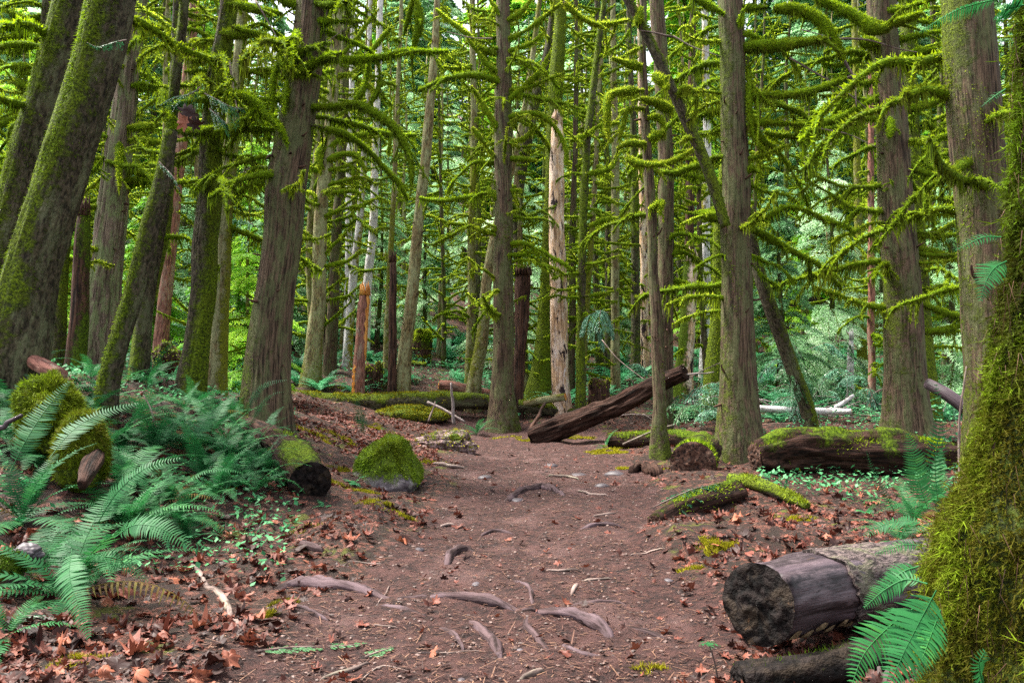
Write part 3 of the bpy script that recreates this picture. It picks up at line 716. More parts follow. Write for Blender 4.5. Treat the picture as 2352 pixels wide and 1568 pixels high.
T('II', 'cedar_tree', 'broad brown cedar trunk leaning left, partly behind the mossy foreground tree', 'tree',
  [(2217,0,106),(2236,233,116),(2256,433,116),(2264,522,118),(2276,700,122),(2288,860,128),(2300,1010,150)], 9.5, 'brown', .10, LFT, .32, .16, flare=.3, rough=.045)
T('KK', 'hemlock_tree', 'slim rosy trunk framed between leaning log and ribbed cedar', 'tree',
  [(2000,100,12),(2001,400,14),(2001,600,15),(2002,800,16),(2003,1000,18)], 19, 'red', .15, None, 0, .2, nb=34, brange=(1,9), blen=(.4,1.2))
T('KK2', 'maple_tree', 'yellow mossed trunk behind the slim rosy one', 'tree',
  [(1968,350,16),(1972,500,18),(1976,640,20),(1980,860,24)], 27, 'lichen', .6, None, 0, .5, mossmat='mossyel', nb=20, brange=(2,10), blen=(.5,1.3))
T('KK3', 'broken_snag', 'short white splintered stump trunk among the cedar sprays on the right', 'tree snag',
  [(1956,770,10),(1954,820,14),(1953,880,16),(1953,945,18)], 21, 'pale', -.2, None, 0, 0, broken=True, jag=.9)
T('BB', 'dead_leaning_tree', 'thin shaggy dead trunk slanting from top centre down to the right path tree', 'tree',
  [(1432,-20,22),(1476,66,24),(1526,166,25),(1565,250,24),(1610,350,26),(1640,430,25),(1668,520,24)], 13.4, 'mossy', .35, RGT, .4, .45, broken=True, jag=0, flare=0, skinlen=.06, toground=False)
T('LL', 'fir_tree', 'brown mossy trunk pair, left stem, between leaning maple and grey cedar', 'tree',
  [(165,300,30),(155,450,32),(143,600,32),(135,750,34),(130,850,42)], 13.5, 'mossy', .2, RGT, .4, .3, nb=10, brange=(1,6), blen=(.4,.9))
T('LL2', 'fir_tree', 'dark hollowed trunk with ochre rot, beside the grey cedar', 'tree snag',
  [(195,480,26),(190,560,34),(183,700,36),(172,850,42)], 13.2, 'rot', .3, RGT, .4, .35, broken=True, jag=.5)
T('LL3', 'hemlock_tree', 'brownish trunk filling the fork right behind the thin leaning one', 'tree',
  [(392,330,20),(378,520,26),(352,640,28),(330,740,32),(315,870,44)], 13.6, 'mossy', .15, RGT, .3, .2)
T('NN', 'hemlock_tree', 'mossy trunk at the very left rim behind the leaning pair', 'tree',
  [(112,0,26),(100,120,28),(92,260,30),(85,420,32),(70,700,36)], 15, 'mossy', .25, LFT, .3, .3, nb=26, brange=(1.5,9), blen=(.6,1.5), azb=[math.pi])

STUBM = []
for q in range(4):
    mb = MB(); t = np.linspace(0, 1, 5); tube(mb, np.stack([t*.1, .01*t*q, .03*t*t*(q-1)], 1), .013*(1.3-.7*t), 6, 0, 0, 0, lambda A, L, RR: .3*noise(A, L*30, q)); STUBM.append(mb.mesh('stub', M['rot']))
def stubs(key, n, z0=.8, z1=6.5):
    root, Y = TREES[key]; tk = [c for c in root.children if c.name.startswith('trunk')][0]
    V = np.empty(len(tk.data.vertices)*3); tk.data.vertices.foreach_get('co', V); V = V.reshape(-1, 3)
    for q in range(n):
        z = random.uniform(z0, z1); ring = V[np.abs(V[:, 2]-z) < .12]
        if len(ring) < 6: continue
        c = ring.mean(0); a = random.uniform(math.pi*1.02, math.pi*1.98); d = ring[:, :2]-c[:2]; k = np.argmax(d @ np.array([math.cos(a), math.sin(a)]))
        o = link('stub', random.choice(STUBM), root); o.location = Vector((*(c[:2] + d[k]*.97), z)); o.rotation_euler = (0, random.uniform(-.5, .3), a)
        s = random.uniform(.5, 1.5); o.scale = (s*random.uniform(.5, 1.2), s, s)
for k_, n_ in (('G', 14), ('EE', 16), ('HH', 10), ('II', 7), ('R', 16), ('Z', 10), ('AA', 12), ('C', 10), ('N', 12), ('I', 8), ('X', 8), ('V', 6)): stubs(k_, n_)
def split_strip(key, z0, z1, a0, a1, name='split_wood'):
    root, Y = TREES[key]; tk = [c for c in root.children if c.name.startswith('trunk')][0]
    V = np.empty(len(tk.data.vertices)*3); tk.data.vertices.foreach_get('co', V); V = V.reshape(-1, 3); zz = np.linspace(z0, z1, 16); P = []
    for q, z in enumerate(zz):
        ring = V[np.abs(V[:, 2]-z) < .12]; c = ring.mean(0); rr = np.hypot(*(ring[:, :2]-c[:2]).T).mean()*1.06
        w = (.3+.7*abs(math.sin(q*1.9+z)))*(1 if q not in (0, 15) else .1); am = (a0+a1)/2; h = (a1-a0)/2*w
        P.append([[c[0]+rr*k*math.cos(a), c[1]+rr*k*math.sin(a), z] for a, k in ((am-h, .97), (am-h*.4, 1.04), (am+h*.4, 1.06), (am+h, .97))])
    P = np.array(P); i = np.arange(15)[:, None]*4; j = np.arange(3)[None, :]; mb = MB()
    mb.add(P.reshape(-1, 3), Q=np.stack([i+j, i+j+1, i+5+j, i+4+j], -1).reshape(-1, 4)); mb.obj(name, M['split'], root)
split_strip('L', 1.1, 2.95, -1.0, .5); split_strip('L', .05, 1.0, -2.9, -1.9)
for k_, n_, z0_, z1_, az_ in (('G', 12, 3.6, 8, [0, 3.14]), ('C', 12, 3, 8, [0, 3.14]), ('E', 10, 3.2, 7, [0, 3.14]), ('F', 8, 3, 8, [0]), ('EE', 14, 3.2, 8, [0, 3.14]), ('HH', 16, 2.6, 8, [0, 3.14]), ('AA', 10, 3, 8, [3.14, 0]),
                         ('II', 8, 2.6, 5.5, [3.14]), ('R', 14, 4, 10, [0, 3.14]), ('I', 14, 4, 12, [0]), ('NN', 12, 2, 8, [3.14]), ('B', 6, 3, 6, [3.14]), ('HH2', 12, 2, 9, [0]), ('U', 0, 1, 2, [0])):
    if not n_: continue
    rt_, Yk_ = TREES[k_]; tk_ = [c for c in rt_.children if c.name.startswith('trunk')][0].data
    V_ = np.empty(len(tk_.vertices)*3); tk_.vertices.foreach_get('co', V_); V_ = V_.reshape(-1, 3); zs_ = np.linspace(.3, V_[:, 2].max()-.3, 24)
    C_ = np.array([np.append(V_[np.abs(V_[:, 2]-z) < .25][:, :2].mean(0), z) for z in zs_])
    add_branches(rt_, C_, None, n_, z0_, min(z1_, zs_[-1]), .9, 2.3, LONG, 1.25, az_)
HB = {
 'G': (12, [([(540,8),(588,20),(651,32)],9,.0),([(700,40),(740,46),(775,47),(840,48)],9,-.2),([(641,135),(660,150),(688,123),(738,103)],13,-.4),([(665,190),(698,160),(748,133),(785,122)],15,-.6),
   ([(760,138),(841,135),(888,128),(941,118),(985,118),(1031,117)],8,-.4),([(671,165),(658,213),(653,262)],9,-.3),([(530,62),(588,77),(621,87),(668,112)],9,.3),([(538,212),(588,233),(615,267),(645,293),(663,332)],10,-.3),
   ([(712,246),(775,242),(815,237),(851,250),(895,280),(921,317),(941,367),(946,430)],9,-.5),([(808,235),(835,200),(846,150),(851,110)],8,.2),([(846,243),(871,200),(871,157),(862,125)],8,.2),
   ([(946,-10),(938,40),(926,85)],7,.2),([(955,-10),(965,50),(955,93),(945,140)],9,.1),([(711,290),(755,297),(801,312),(830,332),(855,353),(881,383),(915,417),(938,462)],9,.6),
   ([(640,-10),(681,13),(700,42)],11,0),([(725,16),(775,3),(800,-8)],10,.2),([(745,72),(790,88),(821,100),(861,123)],7,.2),([(640,140),(625,187),(625,255)],7,-.2),([(706,60),(645,130)],7,.1)]),
 'H': (22, [([(735,353),(775,323),(821,310),(881,300),(895,320),(891,355)],7,.2),([(750,370),(788,353),(821,357),(841,395)],7,-.2),([(745,392),(771,387),(801,380),(811,393),(808,422)],6,0),
   ([(745,428),(768,420),(808,410),(831,407),(835,432)],6,.1),([(740,446),(780,440),(821,440),(830,462)],6,.1),([(742,497),(788,480),(835,470),(871,455),(898,470)],6,-.3),([(738,472),(721,447),(701,438)],7,0),
   ([(738,392),(708,383)],7,0),([(758,310),(735,350),(738,400)],9,-.2),([(765,150),(800,110),(840,60),(870,20)],6,.2),([(765,180),(810,165),(850,120),(900,60)],6,.3),([(740,610),(770,605),(800,598),(828,575)],6,.1)]),
 'R': (20, [([(1151,470),(1135,452),(1121,428)],7,0),([(1150,372),(1121,340),(1100,310),(1085,290)],8,-.2),([(1152,306),(1125,267),(1098,220),(1081,198)],8,-.1),([(1155,205),(1128,160),(1108,117),(1091,83),(1088,38)],9,.2),
   ([(1150,126),(1101,107),(1068,73),(1030,45),(1001,20)],7,.2),([(1151,42),(1135,13),(1118,-8)],7,0),([(1148,168),(1115,143),(1090,110),(1072,85)],7,-.1),([(1158,332),(1203,317),(1232,290)],7,-.2),
   ([(1160,270),(1209,260),(1249,267),(1279,297),(1299,340),(1301,380)],7,-.4),([(1160,235),(1216,190),(1243,160),(1258,128)],8,-.2),([(1160,90),(1196,77),(1243,43),(1292,6)],7,.1),([(1162,48),(1196,27),(1222,-6)],7,.1),
   ([(1160,120),(1213,103),(1248,75)],7,-.1),([(1160,364),(1200,364),(1232,370)],6,0),([(1160,437),(1200,436)],6,0),([(1150,540),(1110,530),(1090,520)],6,.2),([(1160,560),(1200,556),(1228,570),(1238,600)],6,-.2)]),
 'Z': (14, [([(1474,153),(1440,146),(1406,132)],10,-.2),([(1480,208),(1426,207),(1399,223),(1393,267),(1400,318)],9,-.3),([(1545,252),(1509,238),(1470,224)],12,-.3),([(1482,250),(1443,250),(1433,277),(1420,320)],8,-.2),
   ([(1484,330),(1443,330),(1417,342)],8,-.2),([(1489,268),(1516,267),(1530,292)],8,-.1),([(1490,318),(1530,303)],8,-.1),([(1476,107),(1439,123)],7,-.1),([(1490,480),(1520,462),(1516,490)],8,-.1)]),
 'BB': (13.4, [([(1293,5),(1316,27),(1343,47),(1383,57),(1445,46)],12,.1),([(1437,358),(1459,373),(1493,377),(1529,373),(1563,360),(1592,342)],11,-.4),([(1556,222),(1573,200),(1588,203)],10,-.2),
   ([(1577,280),(1596,260),(1599,215)],11,-.2),([(1500,170),(1526,190),(1530,205)],11,-.2),([(1466,55),(1473,15)],9,0),([(1592,318),(1575,316),(1560,330)],9,0),([(1545,85),(1470,72)],3,0)]),
 'W': (20.5, [([(1308,322),(1343,310),(1376,290),(1425,283)],8,0),([(1345,400),(1400,385),(1425,345)],7,.2),([(1350,520),(1385,505),(1420,500)],7,.1),([(1340,680),(1370,676),(1412,668)],6,.2),([(1345,620),(1372,600),(1390,585)],6,0)]),
 'EE': (14, [([(1590,-6),(1626,10),(1664,32)],12,-.1),([(1700,106),(1764,103),(1831,97),(1901,88)],13,-.5),([(1975,92),(2000,98),(2022,104)],19,-.1),([(1715,218),(1764,215),(1814,217),(1881,203),(1947,180)],12,-.7),
   ([(2020,152),(2060,138),(2097,123),(2150,114)],13,-.1),([(1715,284),(1764,280),(1831,287),(1897,280),(1951,257),(1997,233),(2018,218)],8,-.3),([(1695,70),(1706,25)],9,-.3),([(1715,133),(1723,213),(1726,300),(1755,352)],9,-.2),
   ([(1700,15),(1764,17)],8,0),([(1775,20),(1831,20),(1877,40),(1907,73),(1927,110),(1938,138)],13,-.3),([(1964,247),(1969,270),(1971,292)],12,-.1),([(1700,392),(1725,385),(1740,390)],11,-.1),([(1722,600),(1760,640),(1790,660)],7,.3),
   ([(1660,498),(1625,492),(1594,489)],13,.3)]),
 'HH': (14, [([(1870,-8),(1924,17),(1971,40),(2014,67),(2064,50),(2117,27)],14,-.6),([(2068,258),(2124,240),(2180,222)],8,.2),([(2072,334),(2131,323),(2190,302)],10,.2),([(2070,420),(2104,383),(2137,363),(2192,350)],9,.2),
   ([(2080,505),(2110,498),(2133,496)],11,-.1),([(2095,541),(2164,540),(2210,533)],9,.3),([(2100,568),(2164,583),(2210,600)],7,.3),([(2110,764),(2174,753),(2235,737)],7,.3),([(2115,695),(2181,720),(2235,732)],7,.3),
   ([(2038,265),(2044,285),(2042,315)],10,-.4),([(2060,92),(2110,80),(2170,70)],8,.2),([(2108,135),(2135,128),(2166,132)],20,.1)]),
 'E': (12.5, [([(515,8),(560,10),(600,14)],9,-.2),([(500,76),(545,76),(590,79)],10,-.2),([(488,136),(455,138),(425,134)],9,-.2),([(488,164),(423,165)],8,-.1),([(488,205),(533,213),(575,230),(600,262)],13,-.2),
   ([(380,250),(400,287),(440,300),(490,293)],15,-.6),([(480,298),(533,299),(570,275),(592,245)],15,-.6),([(372,205),(380,240),(392,275)],10,-.5),([(527,140),(535,190),(548,268)],3,-.4)]),
 'C': (14.5, [([(290,293),(340,292),(370,286)],10,-.1),([(290,323),(340,324),(382,327)],8,-.1),([(280,386),(320,395),(362,408)],8,.1),([(275,413),(360,413)],7,.1),([(250,470),(205,475),(178,480)],8,-.1),([(300,150),(270,155),(262,190)],10,-.3),
   ([(255,362),(215,364),(200,370)],10,-.1),([(275,318),(274,370),(275,430)],8,-.4),([(262,560),(230,572),(205,565)],8,-.2),([(255,592),(215,590),(150,602),(138,630)],8,-.2),([(290,200),(320,203),(400,202)],8,.3)]),
 'NN': (15, [([(0,17),(50,40),(97,60)],10,0),([(0,66),(50,52),(100,36)],11,.1),([(5,92),(50,80),(95,60)],9,0),([(25,118),(60,107),(92,82)],10,0),([(30,150),(70,155)],13,-.1),([(0,288),(50,262)],8,-.1),([(38,185),(72,205)],9,-.1)]),
}
for key, (Y, bl) in HB.items():
    root = TREES[key][0]
    for (pts, rp, dy) in bl:
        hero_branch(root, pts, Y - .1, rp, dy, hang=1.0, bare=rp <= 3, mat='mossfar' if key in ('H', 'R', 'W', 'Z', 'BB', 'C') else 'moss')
# bare links between moss clumps on two long limbs, and single bare twigs
for key, pts, rp in (('EE', [(1901,90),(1977,92),(2035,104),(2107,120)], 3), ('EE', [(1947,180),(1990,166),(2024,152)], 4), ('EE', [(1546,85),(1593,110),(1656,133)], 2.2),
                     ('EE', [(1840,70),(1880,80),(1895,84)], 2), ('EE', [(1815,133),(1870,165),(1930,200),(2015,268)], 2.6), ('EE', [(1864,293),(1940,305),(2020,340)], 2.2),
                     ('EE', [(1938,138),(1962,187),(1968,247)], 4), ('G', [(588,0),(620,55),(651,108)], 2), ('G', [(745,100),(790,70),(838,48)], 1.5), ('R', [(1130,90),(1080,86),(1025,72)], 2.2)):
    Yk = TREES[key][1]
    hero_branch(TREES[key][0], pts, Yk - .3, rp, -.1, bare=True)

# ------------------------------------------------------------------ foliage trees behind
def crown_mesh(H, Rad, N, seed, leaf=(.13, .045), z0=.08, droop=.55, mats=None, nb=70, power=.75):
    rg = np.random.default_rng(seed); mb = MB()
    az = rg.uniform(0, 2*math.pi, nb); h = H*(z0 + (1-z0)*np.sort(rg.random(nb))**.9)
    L = Rad*np.clip(1-h/H, 0.03, 1)**power*rg.uniform(.45, 1.1, nb)
    b = rg.choice(nb, N, p=L/L.sum()); t = rg.random(N)**.75; t = .12+.88*t
    sd = rg.choice([-1, 1], N); tw = L[b]*.38*(1.05-t)+.10; u = rg.random(N)
    ca, sa = np.cos(az[b]), np.sin(az[b])
    # position along the limb, then out along a side twig set back 35 degrees
    fx = t*L[b] + u*tw*.55; fy = sd*u*tw*.8
    z = h[b] + .22*L[b]*t - droop*L[b]*t**2 - .35*tw*u**2 + rg.normal(0, .02, N)
    Pp = np.stack([ca*fx - sa*fy, sa*fx + ca*fy, z], 1)
    ang = np.arctan2(sd*.8, .6) + rg.normal(0, .5, N)
    dx, dy = np.cos(ang), np.sin(ang)
    D = np.stack([ca*dx - sa*dy, sa*dx + ca*dy, rg.normal(-.45, .3, N)], 1)
    D /= np.linalg.norm(D, axis=1)[:, None]
    S = np.cross(D, np.stack([rg.normal(0, .5, N), rg.normal(0, .5, N), np.ones(N)], 1)); S /= np.linalg.norm(S, axis=1)[:, None]
    ln = leaf[0]*rg.uniform(.6, 1.3, N); w = leaf[1]*rg.uniform(.7, 1.3, N)
    V = np.empty((N, 4, 3)); V[:, 0] = Pp; V[:, 1] = Pp + D*(ln*.5)[:, None] + S*w[:, None]*.5
    V[:, 2] = Pp + D*ln[:, None]; V[:, 3] = Pp + D*(ln*.5)[:, None] - S*w[:, None]*.5
    rn = np.clip(.5*rg.random(nb)[b] + .5*rg.random(N), 0, 1)
    mb.add(V.reshape(-1, 3), Q=np.arange(4*N).reshape(-1, 4), rnd=np.repeat(rn, 4))
    lm = MB()
    for i in range(nb):
        tt = np.linspace(0, 1, 5)
        C = np.stack([math.cos(az[i])*tt*L[i], math.sin(az[i])*tt*L[i], h[i] + .22*L[i]*tt - droop*L[i]*tt**2], 1)
        tube(lm, C, .018*(1-.8*tt)+.003, 4, 0, .6, caps=False)
    return mb.mesh('crown', mats), lm.mesh('limbs', M['mossy'])
def plain_trunk(H, r, seed, mat):
    mb = MB(); z = np.linspace(-.5, H, 16)
    C = np.stack([.12*noise(z*.3, seed, 1), .12*noise(z*.3, seed, 2), z], 1); C[:, :2] -= C[1, :2]
    trunk_mesh(mb, C, r*(1-.85*(z+.5)/(H+.5))+.01, 10, .05, .35, flare=.3)
    return mb.mesh('trunk', M[mat]), C
PROTO = {}
PROTO['young'] = [(crown_mesh(H, Rd, 34000, 10+i, (.10, .026), .04, .5, M['hemlock'], 90), plain_trunk(H*.97, .06, i, 'lichen')[0], H) for i, (H, Rd) in enumerate([(7, 2.0), (5, 1.8), (9, 2.3)])]
PROTO['cedar'] = [(crown_mesh(H, Rd, 42000, 30+i, (.12, .032), .06, .65, M['cedarleaf'], 110), plain_trunk(H*.97, .12, i+7, 'brown')[0], H) for i, (H, Rd) in enumerate([(12, 2.7), (8, 2.4), (16, 3.2)])]
PROTO['tall'] = [(crown_mesh(H, Rd, 52000, 50+i, (.30, .11), .10, .5, M[mm], 170, .5), plain_trunk(H*.97, .20, i+17, 'brown')[0], H) for i, (H, Rd, mm) in enumerate([(24, 4.6, 'hemlock'), (30, 5.0, 'cedarleaf'), (20, 4.2, 'cedarleaf')])]
NAMES = {'young': ('hemlock_sapling', 'sapling'), 'cedar': ('cedar_tree', 'tree'), 'tall': ('conifer_tree', 'tree')}
REG = [(560, 'left of the thick brown trunk'), (700, 'behind the thick brown trunk'), (1130, 'left of the central tree'), (1300, 'around the bare pale snag'),
       (1480, 'left of the slim double trunks'), (1730, 'around the tall path tree'), (2060, 'left of the ribbed cedar'), (9999, 'right of the ribbed cedar')]
def region(x, Y):
    px = x/Y*FP + 1176
    return next(t for lim, t in REG if px < lim)
def leafy(kind, i, x, y, label, group=None, s=1.0):
    (cr, lm), tk, H = PROTO[kind][i % 3]
    root = thing(NAMES[kind][0], label, NAMES[kind][1], (x, y, gz(x, y)), random.uniform(0, 6.28), group)
    root.scale = (s, s, s)
    link('trunk', tk, root); c = link('crown', cr, root); link('limbs', lm, root)
    return root
# named greens seen in gaps between the trunks: (picture x, distance)
for kind, i, px, Y, s, lab in [
    ('young', 0, 575, 19, .9, 'light green young hemlock in the gap left of the thick brown trunk'),
    ('young', 1, 545, 25, 1.2, 'feathery light green sapling behind the paler trunk of the left gap'),
    ('cedar', 1, 625, 31, 1., 'pale green cedar glowing behind the thick brown trunk'),
    ('cedar', 0, 865, 31, .8, 'mint green cedar drooping behind the red snag'),
    ('cedar', 1, 975, 34, .9, 'soft green cedar behind the leaning speckled trunk'),
    ('cedar', 1, 1790, 21, .8, 'drooping cedar with silvery sprays right of the tall path tree'),
    ('cedar', 0, 1905, 23, .75, 'cedar with pale hanging sprays left of the ribbed cedar'),
    ('cedar', 1, 2190, 19, .8, 'shaggy cedar sapling in the gap right of the ribbed cedar'),
    ('young', 0, 1860, 27, 1., 'yellow green hemlock behind the dead leaning trunk'),
    ('young', 2, 2165, 25, 1., 'tall thin hemlock between the two right cedars'),
    ('young', 1, 340, 22, 1., 'small hemlock between the grey cedar and thin leaning trunk'),
    ('young', 2, 40, 20, 1., 'hemlock glimpsed at the left rim behind the leaning pair'),
    ('cedar', 2, 1030, 40, .8, 'slender far cedar left of the central tree')]:
    x = (px-1176)/FP*Y
    leafy(kind, i, x, Y, lab, None, s)
n = 0; used = []
for q in range(3000):
    if n >= 118: break
    Y = 29 + 62*random.random()**1.15; x = random.uniform(-.85, .85)*Y
    if any((x-a)**2 + (Y-b)**2 < (2.2 if Y < 50 else 3.2)**2 for a, b in used): continue
    if Y < 36 and abs(x/Y) < .2 and random.random() < .6: continue
    used.append((x, Y)); n += 1
    if Y < 42: leafy(random.choice(['cedar', 'young', 'cedar']), random.randrange(3), x, Y, 'leafy green conifer on the lower slope, ' + region(x, Y), 'green conifers on the lower slope ' + region(x, Y), random.uniform(.8, 1.2))
    else: leafy(random.choice(['tall', 'tall', 'cedar']), random.randrange(3), x, Y, 'tall conifer of the far hillside, ' + region(x, Y), 'tall conifers on the far hillside ' + region(x, Y), random.uniform(.8, 1.25))

# thin mossed dead trees further in, whole tree shapes shared
def far_mossy(seed, H, r, mat):
    tm, C = plain_trunk(H, r, seed, mat)
    mb = MB(); rg = random.Random(seed)
    nb = 74
    for i in range(nb):
        z = 1.0 + (H-1.5)*(i+rg.random())/nb
        az = rg.uniform(0, 6.283); L = rg.uniform(.5, 1.9)*(1-.4*z/H); t = np.linspace(0, 1, 8)
        kk = rg.choice([(.12, -.3), (.25, -.6), (-.15, .35), (0, .05), (-.3, .1), (.5, .1)])
        c = [float(np.interp(z, C[:, 2], C[:, j])) for j in range(3)]
        P = np.stack([c[0]+np.cos(az)*t*L, c[1]+np.sin(az)*t*L, c[2]+L*(kk[0]*t+kk[1]*t*t)], 1)
        rr = .042*(1.2-.7*t)
        tube(mb, P, rr, 5, 1, 1., .4, caps=False); fringe(mb, P, rr, .042, .9, .17, .05, 0)
    return tm, mb.mesh('branches', [M['mossfar'], M['mosssolid']])
FARM = [far_mossy(3, 15, .11, 'lichen'), far_mossy(4, 18, .14, 'mossy'), far_mossy(5, 14, .09, 'brown'), far_mossy(6, 16, .12, 'lichen')]
n = 0; usedm = []
for q in range(4000):
    if n >= 128: break
    Y = 18.5 + 28*random.random()**.9; x = random.uniform(-.72, .72)*Y
    if any((x-a)**2 + (Y-b)**2 < 1.3**2 for a, b in usedm): continue
    px = x/Y*FP+1176
    if Y < 27 and abs(px - 930) < 170: continue
    if Y < 21.5 and 560 < px < 1730: continue
    if (515 < px < 690 and Y < 38 or 845 < px < 1000 and Y < 36 or 1750 < px < 1985 and Y < 31) and random.random() < .75: continue
    if Y < 26 and any(abs(px-c) < 26 for c in (1155, 1285, 1523, 1690, 2065, 1572)): continue
    if Y < 30 and 520 < x/Y*FP+1176 < 700: continue
    usedm.append((x, Y)); n += 1
    tm, br = FARM[n % 4]
    root = thing('hemlock_tree', 'thin dead mossy hemlock ' + region(x, Y), 'tree', (x, Y, gz(x, Y)), random.uniform(0, 6.28), 'thin mossy hemlocks ' + region(x, Y))
    root.scale = (1, 1, random.uniform(.8, 1.15))
    root.rotation_euler = (random.gauss(0, .03), random.gauss(0, .04), random.uniform(0, 6.28))
    link('trunk', tm, root); link('branches', br, root, kind='stuff')

# ------------------------------------------------------------------ ferns
def frond_geo(mb, C, plen, npin, up=(0, 0, 1), taperbase=.35, stem=.0028, w=.19, mat=0, rnd0=None, droop=.12, lean=.3):
    C = np.asarray(C, float); n = npin
    T, _, _ = frames(C); L = np.linspace(0, 1, len(C))
    t = np.linspace(.10, .985, n); f = t*(len(C)-1); i = np.minimum(f.astype(int), len(C)-2); a = (f-i)[:, None]
    c = C[i]*(1-a)+C[i+1]*a; tt = T[i]*(1-a)+T[i+1]*a; tt /= np.linalg.norm(tt, axis=1)[:, None]
    u = np.broadcast_to(np.asarray(up, float), c.shape); sd = np.cross(tt, u); sd /= np.linalg.norm(sd, axis=1)[:, None]+1e-9
    nn = np.cross(sd, tt)
    prof = np.minimum(taperbase + (1-taperbase)*np.minimum(t/.28, 1), 1)*np.clip((1.02-t)/.62, 0, 1)**.62
    for s in (-1, 1):
        ln = plen*prof*RNG.uniform(.88, 1.08, n)
        d = sd*s*math.cos(lean) + tt*math.sin(lean) + nn*RNG.uniform(-.15, .15, n)[:, None]
        d /= np.linalg.norm(d, axis=1)[:, None]
        wv = tt*math.cos(lean) - sd*s*math.sin(lean)
        ww = (w*plen*np.clip(prof, .45, 1))[:, None]
        cc = c + tt*(RNG.uniform(-.002, .002, n))[:, None]
        V = np.empty((n, 5, 3))
        V[:, 0] = cc - wv*ww*.30; V[:, 1] = cc + wv*ww*.42
        mid = cc + d*(ln*.5)[:, None] - nn*(ln*droop*.25)[:, None]
        V[:, 2] = mid + wv*ww*.36; V[:, 3] = mid - wv*ww*.36
        V[:, 4] = cc + d*ln[:, None] + wv*ww*.35 - nn*(ln*droop)[:, None]
        k = np.arange(n)[:, None]*5
        r = RNG.uniform(.25, .75, n) if rnd0 is None else rnd0 + RNG.uniform(-.15, .15, n)
        mb.add(V.reshape(-1, 3), T=k+np.array([[3, 2, 4]]), Q=k+np.array([[0, 1, 2, 3]]), rnd=np.repeat(r, 5), mat=mat)
    tube(mb, C, stem*(1.3-L), 3, mat, 0, .6, caps=False)
def frond_curve(e0, e1, n=16, twist=0.):
    el = np.linspace(e0, e1, n)*1.0; s = 1/(n-1)
    y = np.concatenate([[0], np.cumsum(np.cos(el[:-1])*s)]); z = np.concatenate([[0], np.cumsum(np.sin(el[:-1])*s)])
    return np.stack([twist*np.linspace(0, 1, n)**2, y, z], 1)
FR = []
for i, (e0, e1, tw) in enumerate([(1.25, -.45, .1), (1.05, -.3, -.12), (.85, -.55, .05), (1.35, .1, -.05), (.6, -.5, .15), (1.1, -.9, -.1)]):
    mb = MB(); frond_geo(mb, frond_curve(e0, e1, 16, tw), .135, 34); FR.append(mb.mesh('frond', M['fern']))
FRL = []
for i, (e0, e1, tw) in enumerate([(1.15, -.45, .1), (.8, -.5, -.12), (.5, -.6, .05), (1.3, .0, -.05)]):
    mb = MB(); frond_geo(mb, frond_curve(e0, e1, 16, tw), .13, 30); FRL.append(mb.mesh('frond', M['fernbright']))
FRB = []
for i in range(2):
    mb = MB(); frond_geo(mb, frond_curve(.6, -1.1, 16, .1), .11, 26, droop=.7); FRB.append(mb.mesh('frond', M['fernbrown']))
def fern(x, y, label, group=None, size=.8, n=15, set_=None, z=None, az=None):
    root = thing('sword_fern', label, 'fern', (x, y, (gz(x, y) if z is None else z)+.01), 0, group)
    a0 = random.uniform(0, 6.28)
    for k in range(n):
        f = link('frond', random.choice(set_ or FR) if k < n-1 or n < 12 else random.choice(FRB), root)
        a = a0 + k*2.399 if az is None else random.uniform(*az)
        s = size*random.uniform(.65, 1.12)
        f.rotation_euler = (random.uniform(-.35, .25), random.gauss(0, .15), a); f.scale = (s, s, s)
    return root
